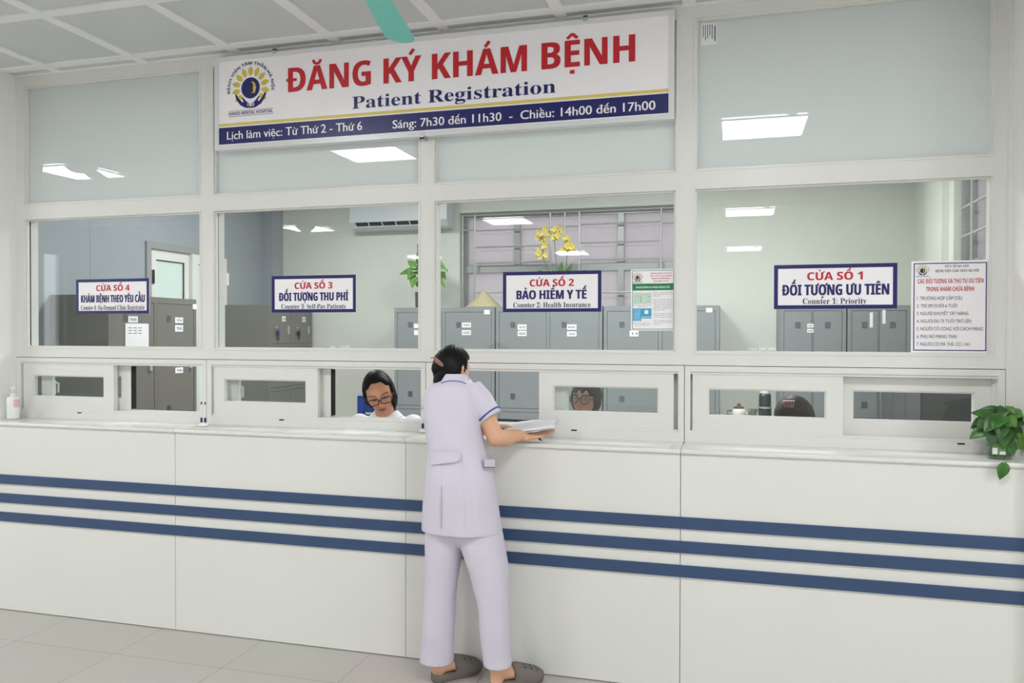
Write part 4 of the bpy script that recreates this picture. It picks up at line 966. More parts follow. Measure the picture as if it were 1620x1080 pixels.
obj('stems', stm, M_STEM, jar); obj('leaves', lm, [M_LEAF, M_LEAFD, M_LEAFMID], jar)
# ------------------------------------------------------------------ people
def paint_mat(name, rough=.5):
    """a material whose colour is the mesh's own 'tint' layer (skin, lips, brows, eyes) with a fine skin mottle"""
    m = bpy.data.materials.new(name); m.use_nodes = True; nt = m.node_tree; b = nt.nodes['Principled BSDF']
    a = nt.nodes.new('ShaderNodeVertexColor'); a.layer_name = 'tint'; nz = nt.nodes.new('ShaderNodeTexNoise'); nz.inputs['Scale'].default_value = 60
    mx = nt.nodes.new('ShaderNodeMix'); mx.data_type = 'RGBA'; mx.blend_type = 'OVERLAY'; mx.inputs[0].default_value = .06
    nt.links.new(a.outputs['Color'], mx.inputs[6]); nt.links.new(nz.outputs['Fac'], mx.inputs[7]); nt.links.new(mx.outputs[2], b.inputs['Base Color'])
    b.inputs['Roughness'].default_value = rough; b.inputs['Subsurface Weight'].default_value = .05; return m
M_BODY = paint_mat('painted_skin')
def tint(o, fn):
    me = o.data; v = np.empty(len(me.vertices)*3); me.vertices.foreach_get('co', v); v = v.reshape(-1, 3)+WL[o]
    at = me.color_attributes.new('tint', 'FLOAT_COLOR', 'POINT'); c = np.ones((len(v), 4)); c[:, :3] = fn(v); at.data.foreach_set('color', c.ravel())
def nrm(v): v = np.array(v, float); return v/np.linalg.norm(v)
def frame_of(fwd, up, roll=0.):
    f = nrm(fwd); r = nrm(np.cross(f, up)); u = np.cross(r, f)
    r, u = r*math.cos(roll)+u*math.sin(roll), -r*math.sin(roll)+u*math.cos(roll)
    return np.array([r, f, u]).T          # columns: right, forward, up
def head_pts(n=72, m=54):
    """a head in its own frame: x to its right, y forward, z up, eyes at z = 0"""
    rings = []
    for i in range(1, m):
        t = math.pi*i/m-math.pi/2; row = []
        for k in range(n):
            a = 2*math.pi*k/n; d = np.array([math.cos(t)*math.sin(a), math.cos(t)*math.cos(a), math.sin(t)])
            x, y, z = d[0]*.073, d[1]*.094-.004, d[2]*.112+.004
            if z < 0:
                q = -z/.112; x *= 1-.36*q**1.6
                y = y*(1-.10*q) if y > 0 else y*(1-.55*q**1.2)
                if y > 0: y += .012*q
            if z < -.02 and y > 0: pass
            front = smoothstep(.0, .05, y)
            G = lambda cx, cz, sx, sz: math.exp(-((x-cx)/sx)**2-((z-cz)/sz)**2)
            f = 0
            f += .022*G(0, -.036, .010, .013)+.011*G(0, -.016, .008, .018)+.006*(G(.012, -.038, .007, .007)+G(-.012, -.038, .007, .007))
            f -= .0085*(G(.031, .0, .017, .010)+G(-.031, .0, .017, .010)); f += .004*(G(.030, .021, .022, .008)+G(-.030, .021, .022, .008))
            f += .0045*(G(.031, -.001, .011, .006)+G(-.031, -.001, .011, .006))
            f += .006*G(0, -.062, .019, .0045)+.0065*G(0, -.072, .016, .005)-.0035*G(0, -.067, .02, .002)
            f += .008*G(0, -.098, .018, .012)+.004*(G(.042, -.035, .02, .02)+G(-.042, -.035, .02, .02))-.003*G(0, -.082, .02, .004)
            y += f*front
            row.append((x, y, z))
        rings.append(row)
    return rings
HP = head_pts()
def add_head(mb, M, o, s=1.):
    mb.loft([[np.array(o)+M @ (np.array(p)*s) for p in r] for r in HP])
    for sx in (-1, 1):   # ears
        pts = [(.066, -.012, .012), (.078, -.024, .016), (.082, -.026, .002), (.077, -.020, -.018), (.067, -.010, -.028)]
        mb.tube([np.array(o)+M @ (np.array((sx*a, b, c))*s) for a, b, c in pts], [.007*s, .009*s, .0095*s, .008*s, .006*s], 10, True, True)
def skin_fn(M, o, base, s=1., lips=(176, 92, 84), closed=False, extra=None):
    b = np.array(lin(base)); L = np.array(lin(lips)); B = np.array(lin((38, 28, 26))); Wt = np.array(lin((205, 196, 192)))
    def fn(v):
        c = np.tile(b, (len(v), 1)); q = ((v-np.array(o)) @ M)/s; x, y, z = q.T; ax = np.abs(x)
        def put(mask, col): c[:] = c*(1-mask[:, None])+np.array(col)*mask[:, None]
        fr = smoothstep(.045, .06, y)*(z < .12)*(z > -.12)
        put(fr*np.exp(-((ax-.042)/.02)**2-((z+.04)/.022)**2)*.18, lin((214, 120, 100)))
        put(fr*(1-smoothstep(.8, 1.15, np.sqrt((x/.024)**2+((z+.067)/.0105)**2))), L)
        put(fr*(1-smoothstep(.6, 1.2, np.sqrt((x/.022)**2+((z+.067)/.0016)**2)))*.8, L*.35)
        e = np.sqrt(((ax-.031)/.0145)**2+((z-(-.002 if closed else 0))/(.0035 if closed else .0062))**2)
        put(fr*(1-smoothstep(.95, 1.3, e)), B)
        if not closed:
            put(fr*(1-smoothstep(.75, .95, e)), Wt); put(fr*(1-smoothstep(.7, 1., np.sqrt(((ax-.031)/.0058)**2+(z/.0062)**2))), B*.6)
        arch = .021+.004*np.sin((ax-.012)/.04*math.pi)
        put(fr*(ax > .012)*(ax < .052)*(1-smoothstep(.6, 1.3, np.abs(z-arch)/.0032))*.85, B)
        put(fr*(1-smoothstep(.5, 1.2, np.sqrt(((ax-.007)/.004)**2+((z+.046)/.003)**2)))*.6, b*.3)
        if extra: extra(v, put)
        return c
    return fn
def hair_cap(M, o, face, s=1., thick=.013, part=None, lower=-.075):
    """hair shell over the skull; face(x, z) is positive where the face shows"""
    mb = MB(); mb.smooth = True; rings = []; n, m = 96, 60
    for i in range(1, m):
        t = math.pi*i/m-math.pi/2; row = []
        for k in range(n):
            a = 2*math.pi*k/n; d = np.array([math.cos(t)*math.sin(a), math.cos(t)*math.cos(a), math.sin(t)])
            base = np.array([d[0]*.0745, d[1]*.098-.006, d[2]*.114+.004])
            q = max(0, -base[2]/.112); base[0] *= 1-.30*q**1.6; base[1] *= (1-.35*q) if base[1] < 0 else 1-.1*q
            w = face(base[0], base[1], base[2])
            h = thick*(1-w)-.016*w
            st = .0009*math.sin(a*23+4*math.sin(t*5))+.0007*math.sin(a*41+t*9)
            row.append(np.array(o)+M @ ((base+d*(h+st*(1-w)))*s))
        rings.append(row)
    return mb.loft(rings)
def hand(mb, W, f, n, side, curl=.35, L=.175, spread=.10, tcurl=.3, lens=None):
    """right or left hand: W wrist, f towards the fingers, n out of the palm, side towards the thumb"""
    f, n = nrm(f), nrm(n); s = nrm(np.array(side)-f*np.dot(side, f)); n = nrm(n-f*np.dot(n, f)-s*np.dot(n, s)); W = np.array(W)
    k = L/.175; rings = []
    for a, w, t in ((-.012, .024, .019), (.01, .026, .019), (.035, .036, .017), (.065, .041, .0145), (.088, .040, .012), (.096, .034, .009)):
        rings.append([W+f*a*k+s*math.cos(q)*w*k+n*math.sin(q)*t*k for q in np.linspace(0, 2*math.pi, 17)[:-1]])
    mb.loft(rings)
    for j, (off, ln, r) in enumerate(((.030, .070, .0085), (.0105, .078, .0088), (-.0095, .072, .0084), (-.029, .056, .0074))):
        d = nrm(f+s*spread*(1.2-.8*j)); p = W+f*.082*k+s*off*k; pts = [p, p+d*.016*k]; rad = [r*k, r*k]; c = curl*(1+.12*j)
        ang = c*.6
        for q, (fr, rr) in enumerate(((.42, .96), (.31, .88), (.27, .74))):
            dd = d*math.cos(ang)+n*math.sin(ang); pts.append(pts[-1]+dd*ln*fr*k); rad.append(r*rr*k); ang += c
        mb.tube(pts, rad, 10, True, True)
    b = W+f*.022*k+s*.026*k; d1 = nrm(f*.72+s*.62+n*.25); d2 = nrm(f*.9+s*.25+n*tcurl)
    mb.tube([W+f*.012*k+s*.012*k, b, b+d1*.036*k, b+d1*.036*k+d2*.03*k, b+d1*.036*k+d2*.052*k], [.014*k, .0125*k, .0105*k, .0092*k, .0075*k], 10, True, True)
def ell_ring(c, rx, ry, rot=0., n=28, p=2.3, tilt=None):
    pts = []
    for q in np.linspace(0, 2*math.pi, n+1)[:-1]:
        x = rx*math.copysign(abs(math.cos(q))**(2/p), math.cos(q)); y = ry*math.copysign(abs(math.sin(q))**(2/p), math.sin(q))
        v = np.array([x*math.cos(rot)-y*math.sin(rot), x*math.sin(rot)+y*math.cos(rot), 0.])
        if tilt is not None: v = tilt @ v
        pts.append(np.array(c)+v)
    return pts
def wrinkle(mb, amp, fn=None):
    """fine cloth folds, pushed along a smooth random field"""
    v = np.array(mb.v); out = []
    for p in v:
        k = amp*(fn(p) if fn else 1.)
        q = Vector((p[0]*7+3, p[1]*7, p[2]*2.6)); w = noise.noise_vector(q)*1.0+noise.noise_vector(Vector((p[0]*19, p[1]*19, p[2]*8)))*.45
        out.append((p[0]+k*w[0], p[1]+k*w[1], p[2]+k*.4*w[2]))
    mb.v = out; return mb
def sleeve(mb, pts, rad, n=20):
    return mb.tube(pts, rad, n, True)
def cuff_ring(c, ax, r, w, t=.003, n=28):
    ax = nrm(ax); a = nrm(np.cross(ax, (0, 0, 1))); b = np.cross(ax, a); rings = []
    for s_, rr in ((-w/2, r), (-w/2, r+t), (w/2, r+t), (w/2, r)):
        rings.append([np.array(c)+ax*s_+(a*math.cos(q)+b*math.sin(q))*rr for q in np.linspace(0, 2*math.pi, n+1)[:-1]])
    m = MB(); m.smooth = True; return m.loft(rings, False, True)
def spectacles(name, M, o, parent, w, h, round_, matl, s=1., rim=.0022, z0=-.002):
    g = MB(); L = MB(); P = lambda x, y, z: np.array(o)+M @ (np.array((x, y, z))*s)
    for sx in (-1, 1):
        pts = []; cx = sx*.0335; e = 2. if round_ else 3.2
        for q in np.linspace(0, 2*math.pi, 29)[:-1]:
            x = w*math.copysign(abs(math.cos(q))**(2/e), math.cos(q)); z = h*math.copysign(abs(math.sin(q))**(2/e), math.sin(q)); pts.append(P(cx+x, .099-.10*abs(cx+x)**1.35, z0+z))
        L.add(pts, [list(range(28))], False); g.tube(pts+[pts[0]], rim*s, 6, False)
        g.tube([P(sx*(.0335+w), .094-.012, z0+.006), P(sx*.074, .068, z0+.008), P(sx*.079, .0, z0+.010), P(sx*.076, -.03, z0+.0)], rim*s, 6)
    g.tube([P(-.0335+w-.001, .097, z0+.004), P(0, .103, z0+.008), P(.0335-w+.001, .097, z0+.004)], rim*s, 6)
    go = obj(name, g, matl, parent); obj('lens', L, M_LENS, go); return go
def pxy(px, py, Y): return np.array(on(px, py, 1, Y))

# ---- the nurse standing at counter 2, seen from behind
NY = -.43
base = on(745, 1078, 2, 0)
nurse = thing('person', (float(base[0]), float(base[1]), 0), 'person in a lilac-white nurse uniform seen from behind, leaning at the counter with papers', 'person')
face_dir = nrm(.60*_R+.78*_F+np.array((0, 0, -.38))); HM = frame_of(face_dir, (0, 0, 1), .08)
HO = pxy(716, 587, -.335); HS = .95
B = MB(); add_head(B, HM, HO, HS)
neck = pxy(717, 607, -.385)
B.tube([HO+HM @ np.array((0, -.022, -.05)), neck, pxy(717, 622, -.40)], [.048, .050, .062], 16, True, True)
# trunk under the tunic, legs under the trousers
def span(py, l, r, yc, hd, k=.9):
    a, b = pxy(l, py, yc), pxy(r, py, yc); c = (a+b)/2; return ell_ring(c, (b-a)[0]/2*k, hd*k)
trunk = [(608, 698, 734, -.39, .05), (620, 686, 744, -.395, .075), (640, 678, 756, -.40, .10), (680, 680, 758, -.425, .10), (730, 686, 766, -.44, .10), (770, 680, 776, -.44, .115), (810, 680, 780, -.435, .11), (838, 690, 776, -.432, .08)]
B.loft([span(*q, .86) for q in trunk])
LL = [(835, 680, 732, -.43, .085), (870, 679, 731, -.43, .08), (930, 680, 717, -.435, .06), (1000, 680, 709, -.43, .048), (1046, 683, 703, -.425, .034), (1070, 684, 704, -.43, .036)]
RL = [(835, 732, 788, -.43, .085), (870, 736, 792, -.435, .08), (930, 757, 798, -.445, .06), (1000, 768, 800, -.45, .048), (1052, 776, 796, -.45, .034), (1078, 775, 797, -.455, .036)]
for Q in (LL, RL): B.loft([span(*q, .9) for q in Q])
SR, ER, WR = pxy(751, 622, -.40), pxy(784, 693, -.415), pxy(826, 688, -.285)
B.tube([SR+np.array((-.006, .01, -.012)), (SR+ER)/2+np.array((.004, 0, 0)), ER], [.040, .042, .038], 16, True, True)
B.tube([ER, ER*.65+WR*.35+np.array((0, 0, -.004)), ER*.3+WR*.7, WR], [.038, .038, .030, .024], 16, True, True)
hd = nrm(pxy(862, 681, -.20)-WR)
hand(B, WR+hd*.01-np.array((0, 0, .014)), hd, (-.15, .1, 1), (-.35, .9, .1), .16, .165, .1, .1)
SL, EL, WL_ = pxy(690, 626, -.365), pxy(712, 690, -.17), pxy(776, 677, -.155)
B.tube([SL, (SL+EL)/2, EL], [.048, .042, .036], 16, True, True); B.tube([EL, (EL+WL_)/2, WL_], [.036, .032, .024], 16, True, True)
hl = nrm(pxy(806, 675, -.17)-WL_)
hand(B, WL_+hl*.005, hl, (0, -.25, -1), (-.2, -.95, .1), .30, .165, .12, .2)
# feet
def shoe_frame(heel, toe):
    f = np.array(toe)-np.array(heel); f[2] = 0; L = np.linalg.norm(f); f /= L; return np.array(heel), f, np.array((-f[1], f[0], 0.)), L
h1, t1 = on(683, 1079, 2, 0), on(753, 1061, 2, 0); h2, t2 = on(776, 1090, 2, 0), on(851, 1076, 2, 0)
shoes = []
for h, t, Q in ((h1, t1, LL), (h2, t2, RL)):
    h = np.array(h, float); t = np.array(t, float); d = t-h; d[2] = 0; L = .255; f = d/np.linalg.norm(d); s = np.array((-f[1], f[0], 0)); shoes.append((h, f, s, L))
    a, b = pxy(Q[-2][1], Q[-2][0], Q[-2][3]), pxy(Q[-2][2], Q[-2][0], Q[-2][3]); an = (a+b)/2; an[2] = .10
    B.tube([an, h+f*.065+np.array((0, 0, .075))], [.036, .040], 16, True, True)
    B.loft([[h+f*(q*L)+s*w*math.cos(u)+np.array((0, 0, z+hh*math.sin(u))) for u in np.linspace(0, 2*math.pi, 17)[:-1]] for q, w, z, hh in ((.05, .018, .055, .018), (.10, .028, .058, .026), (.24, .032, .068, .034), (.42, .034, .062, .030), (.62, .038, .050, .020), (.80, .038, .042, .012), (.90, .026, .038, .008))])
body = fused(B, .0038, 6, .5); bo_ = obj('body', body, M_BODY, nurse)
tint(bo_, skin_fn(HM, HO, (222, 172, 140), HS))
# hair, bun and clip
def nface(x, y, z): return smoothstep(.018, .045, y)*(1-smoothstep(.060, .075, z))*1.0 if True else 0
def nface(x, y, z):
    f = smoothstep(.0, .03, y)*(1-smoothstep(.062, .08, z)); low = 1-smoothstep(-.088, -.070, z); ear = math.exp(-((abs(x)-.072)/.012)**2-((y+.005)/.022)**2-((z+.012)/.026)**2)*.0
    side = smoothstep(-.03, -.005, y)*(1-smoothstep(-.02, .012, z))
    return min(1, max(f, low if y > -.05 else low*.4, side))
H = hair_cap(HM, HO, nface, HS, .012)
H.tube([HO+HM @ np.array((0, -.060, -.04)), HO+HM @ np.array((-.008, -.058, -.075)), HO+HM @ np.array((-.012, -.050, -.105))], [.040, .034, .022], 18, True, True)
hair = obj('hair', fused(H, .0032, 2, .4), M_HAIR, nurse)
bc = pxy(693.5, 582.5, -.41); m = MB(); m.smooth = True; rings = []
m.ell(bc, (.032, .030, .034), 40, 26)
m.v = [tuple(np.array(p)+nrm(np.array(p)-bc)*(.0022*math.sin(14*math.atan2(p[2]-bc[2], p[0]-bc[0])+60*np.linalg.norm((np.array(p)-bc)[[0, 2]])))) for p in m.v]
m.tube([bc, HO+HM @ np.array((-.01, -.085, -.005))], [.022, .022], 16, True, True)
obj('bun', m, M_HAIR, hair)
m = MB(); a, b = pxy(687, 566, -.455), pxy(700, 578, -.445); d = nrm(b-a); u = nrm(np.cross(d, (0, 1, 0)))
m.loft([[a+d*t*float(np.linalg.norm(b-a))+u*w*math.cos(q)+np.array((0, 1, 0))*(.007*math.sin(q)-.006*math.sin(t*math.pi)) for q in np.linspace(0, 2*math.pi, 13)[:-1]] for t, w in ((-.08, .003), (.08, .008), (.5, .0105), (.92, .009), (1.08, .004))])
m.tube([a-d*.002, a-d*.004+np.array((-.014, .0, -.004))], .0025, 6); m.tube([a, a+np.array((.006, 0, .016))], .0022, 6)
obj('hair_clip', m, M_CLIP, nurse)
# mask over the lower face with its ear loop
m = MB(); m.smooth = True
def mk(u, v):
    x = (u-.5)*.150; z = -.022-.085*v-.012*math.cos((u-.5)*math.pi); a = abs(x)/.075
    y = .118*(1-.42*a**2.2)+.010*math.sin(v*math.pi)*(1-a)-.012*v*(1-a)
    if abs(x) > .062: y -= (abs(x)-.062)*1.5
    return HO+HM @ (np.array((x*(1-.08*v), y, z))*HS)
m.grid(mk, 25, 13); k0 = len(m.v); off = HM @ np.array((0, .0015, 0)); m.add([np.array(p)+off for p in m.v[:k0]], [f for f in m.f], True)
mask = obj('face_mask', m, M_MASK, nurse); m = MB()
for sx in (-1, 1):
    m.tube([HO+HM @ (np.array(p)*HS) for p in ((sx*.070, .055, -.030), (sx*.079, .012, -.004), (sx*.084, -.016, .014), (sx*.083, -.026, -.005), (sx*.078, .0, -.045), (sx*.068, .050, -.090))], .0016, 6)
obj('ear_loop', m, M_MASK, mask)
# tunic
rows = [(597.5, 704, 729, -.385, .040), (601, 697, 739, -.385, .062), (605.5, 688, 750, -.388, .078), (611, 680, 757, -.392, .092), (620, 673.5, 761, -.397, .104), (636, 671.5, 762, -.405, .116), (660, 673.5, 761, -.418, .120), (690, 678.5, 763, -.432, .118), (710, 680.5, 766, -.440, .116), (730, 679.5, 772, -.443, .118), (750, 677.5, 779, -.445, .124), (775, 674.5, 783.5, -.445, .130), (800, 672.5, 787, -.442, .134), (821, 671, 790, -.438, .136), (838, 670.5, 793, -.435, .138)]
T = MB(); T.loft([span(*q, 1.) for q in rows])
CK = pxy(777.5, 661, -.408)
SX = pxy(744, 618, -.398)
T.tube([SX, SX*.55+CK*.45+np.array((.006, 0, .008)), CK], [.062, .058, .0575], 24, True, False)
SXl = pxy(690, 622, -.36); CKl = SXl+nrm(EL-SXl)*.17; T.tube([SXl, CKl], [.060, .058], 20, True, False)
tun = fused(T, .005, 5, .5)
wrinkle(tun, .0075, lambda p: .35+.65*abs(math.sin(p[2]*9)))
hem0, hem1 = pxy(670, 838, -.435), pxy(793, 836, -.435)
tunic = obj('tunic', tun, M_UNI, nurse)
m = cuff_ring(CK-nrm(CK-SX)*.018, CK-SX, .0586, .0065, .0026)
obj('sleeve_piping', m, M_PIPING, tunic)
m = MB(); m.smooth = True
rings = []
for z, k in ((0, 1.0), (.012, 1.08), (.028, 1.02), (.036, .9)):
    pass
cc = pxy(717, 598.5, -.386)
cm = MB(); cm.smooth = True
def collar(u, v):
    a = math.radians(20+320*u)-math.pi/2-math.pi+math.radians(0)
    a = math.radians(-250+320*u)
    r = .052+.018*v; z = .020-.034*v**1.3
    return cc+np.array((r*1.02*math.cos(a), r*.98*math.sin(a)+.004, z+.012*math.cos(a)*0-.010*(math.sin(a)+.3)*(-1)*0))
cm.grid(collar, 41, 7); k0 = len(cm.v); kf = list(cm.f); cm.add([np.array(p)+np.array((0, 0, .0025)) for p in cm.v[:k0]], [f[::-1] for f in kf], True)
co = obj('collar', cm, M_UNI, tunic)
from mathutils.bvhtree import BVHTree
TB = BVHTree.FromPolygons([Vector(p) for p in tun.v], tun.f)
def on_back(px, py, lift=.004):
    """point on the back of the tunic, lifted off the cloth"""
    d = Vector((_F+_R*(px-810)/FPX+_U*(540-py)/FPX).tolist()).normalized(); hit = TB.ray_cast(Vector(CAM.tolist()), d)
    p = hit[0] if hit[0] is not None else TB.find_nearest(Vector(pxy(px, py, -.45).tolist()))[0]
    return np.array(p-d*lift)
obj('collar_piping', MB().tube([on_back(x_, y_, .004) for x_, y_ in ((698, 606), (702, 604), (708, 602.6), (716, 602), (724, 602.6), (731, 604), (737, 606.5))], .0019, 6), M_PIPING, co)
m = MB(); tl, tr = [], []
cols = 12
m.smooth = True
def tab(u, v):
    if u <= .86: px = 682+(722-682)*u/.86; top = 714.5-2.0*u; bot = 735-5*u
    else: w = (u-.86)/.14; px = 722+6*w; top = 712.8+6*w; bot = 730.5-5*w
    return on_back(px, top+(bot-top)*v, .010)
m.grid(tab, 16, 5); k0 = len(m.v); kf = list(m.f); m.add([np.array(p)+np.array((0, .005, 0)) for p in m.v[:k0]], [f[::-1] for f in kf], True); obj('waist_tab', m, M_UNI, tunic)
obj('back_slit', MB().tube([on_back(698.5, y, .0035) for y in np.linspace(768, 836, 14)], .0013, 6), M_PIPING if False else mat('seam_shade', (176, 170, 190), .9), tunic)
m = MB()
for xs_ in ((699, 697, 696), (729, 731, 735)):
    m.tube([on_back(xs_[0], 615, .0015), on_back(xs_[1], 680, .0015), on_back(xs_[1], 735, .0015), on_back(xs_[2], 800, .0015), on_back(xs_[2], 834, .0015)], .0010, 5)
obj('back_seam', m, M_UNI, tunic)
m = MB(); m.smooth = True
pk = lambda u, v: pxy(766+17*u, 727+14*v, -.512+.05*u+.02*u*u)
m.grid(pk, 6, 4); k0 = len(m.v); kf = list(m.f); m.add([np.array(p)+np.array((-.006, .012, 0)) for p in m.v[:k0]], [f[::-1] for f in kf], True); pko = obj('pocket', m, M_UNI, tunic)
obj('pocket_piping', MB().tube([pk(u, .86)-np.array((0, .003, 0)) for u in np.linspace(0, 1, 6)], .0018, 6), M_PIPING, pko)
# trousers
tl = [(822, 680, 733, -.432, .105), (845, 676, 735, -.432, .108), (866, 675.5, 733, -.432, .105), (900, 676.5, 724.5, -.434, .095), (950, 674.5, 718.6, -.436, .085), (1000, 671.5, 716, -.436, .08), (1032, 668.5, 716, -.432, .074), (1045, 666.8, 716, -.430, .074)]
tr = [(822, 728, 787, -.434, .105), (845, 727, 793.5, -.434, .108), (866, 732, 797, -.436, .107), (900, 744.5, 803, -.440, .10), (950, 757, 804.7, -.446, .088), (1000, 761.6, 805.5, -.450, .082), (1038, 765.5, 807.5, -.450, .074), (1050, 766.6, 809, -.450, .074)]
P = MB(); P.loft([span(*q, 1.) for q in tl]); P.loft([span(*q, 1.) for q in tr]); P.loft([span(q, 680, 788, -.433, .10, 1.) for q in (815, 828, 842)]); P.loft([span(*q, 1.) for q in ((835, 681, 788, -.433, .098), (850, 690, 778, -.434, .085), (860, 708, 760, -.434, .06), (866, 724, 746, -.434, .03))])
tro = wrinkle(fused(P, .005, 5, .5), .006, lambda p: .5+.5*math.sin(p[2]*14+p[0]*9)**2)
obj('trousers', tro, M_UNI, nurse)
for (h, f, s, L) in shoes:
    m = MB(); m.smooth = True; k = np.array((0, 0, 1.))
    out = [(0, .0), (.02, .020), (.06, .032), (.15, .036), (.30, .034), (.50, .038), (.68, .046), (.82, .046), (.92, .036), (.985, .016), (1.0, 0)]
    o2 = [(a, b) for a, b in out]+[(a, -b) for a, b in out[-2:0:-1]]
    rr = [[h+f*(a*L)*(sc if False else 1)+s*b*sc+k*(z+(.012*max(0, a-.75)/.25)+.006*max(0, .12-a)/.12) for a, b in o2] for z, sc in ((.001, .93), (.006, 1.), (.026, 1.02), (.031, .98))]
    m.loft(rr); sole = obj('clog', m, M_CROC, nurse)
    u = MB(); u.smooth = True
    def up(a, b):
        q = .40+.585*a; w = np.interp(q, [0, .3, .5, .68, .82, .92, .985, 1], [.036, .036, .040, .048, .048, .040, .022, .010]); th = math.pi*b
        hh = np.interp(q, [.4, .5, .65, .8, .92, 1], [.078, .076, .062, .048, .034, .016])
        return h+f*q*L+s*w*math.cos(th)*1.0+k*(.026+hh*math.sin(th)**.8)
    u.grid(up, 18, 15); k0 = len(u.v); kf = list(u.f); u.add([np.array(p)-k*.003 for p in u.v[:k0]], [g[::-1] for g in kf], True); uo = obj('clog_upper', u, M_CROC, sole)
    hm = MB()
    for a in (.35, .55, .74):
        for b in (.30, .44, .58, .70):
            c0 = np.array(up(a, b)); n_ = nrm(np.cross(np.array(up(a+.02, b))-c0, np.array(up(a, b+.02))-c0)); n_ = n_ if n_[2] > 0 else -n_
            t1_ = nrm(np.cross(n_, s)); hm.disc(c0+n_*.0008, .0042, t1_, np.cross(n_, t1_), 10)
    obj('clog_holes', hm, M_CROCDARK, sole)
    sm_ = MB().tube([h+f*q*L+s*w+k*z for q, w, z in ((.44, .043, .05), (.41, .036, .084), (.40, 0, .100), (.41, -.036, .084), (.44, -.043, .05))], .006, 8); obj('clog_strap', sm_, M_CROC, sole)
# papers held in her hands, and the pen
pc = pxy(837, 675, -.20); dx = nrm(pxy(877, 668, -.19)-pxy(798, 681, -.21)); dy = nrm(np.array((-.10, 1, .10))-dx*np.dot((-.10, 1, .10), dx)); dz = np.cross(dx, dy)
PS = thing('paper_sheaf', pc, 'sheaf of white papers held over the counter by the nurse', 'paper')
for k in range(6):
    m = MB(); q = random.Random(k); a = .02*(q.random()-.5); ox, oy = q.uniform(-.008, .012), q.uniform(-.01, .01)
    ex = dx*math.cos(a)+dy*math.sin(a); ey = -dx*math.sin(a)+dy*math.cos(a); c0 = pc+dx*ox+dy*oy+dz*(-.007+.0034*k)
    def pg(u, v, c0=c0, ex=ex, ey=ey, k=k): return c0+ex*(u-.5)*.245+ey*(v-.5)*.185+dz*(.006*math.sin(u*2.6+k*.3)-.004+.003*math.sin(v*3+k))
    m.smooth = True; m.grid(pg, 10, 6); n0 = len(m.v); kf = list(m.f); m.add([np.array(p)-dz*.0022 for p in m.v[:n0]], [g[::-1] for g in kf], True)
    b0 = [(i, i+1) for i in range(9)]; m.add([], [])
    edge = [i for i in range(10)]+[10*j+9 for j in range(1, 6)]+[50+i for i in range(8, -1, -1)]+[10*j for j in range(4, 0, -1)]
    for e in range(len(edge)):
        a_, b_ = edge[e], edge[(e+1) % len(edge)]; m.f.append([a_, b_, b_+n0, a_+n0][::-1]); m.mi.append(0); m.sm.append(False)
    obj('sheet_bundle', m, M_PAPERSHADE if k in (1, 4) else M_PAPER, PS)
a, b = pxy(846, 688, -.225), pxy(857, 697, -.24)
m = MB().tube([a, a*.25+b*.75], .0048, 12); pn = obj('pen', m, M_BAND, None, 'dark blue pen held under the nurse\'s papers', 'pen', None)
WL[pn] = WL[pn]; obj('tip', MB().tube([a*.25+b*.75+(b-a)*.005, b], [.0046, .0018], 12), M_BLACK, pn)

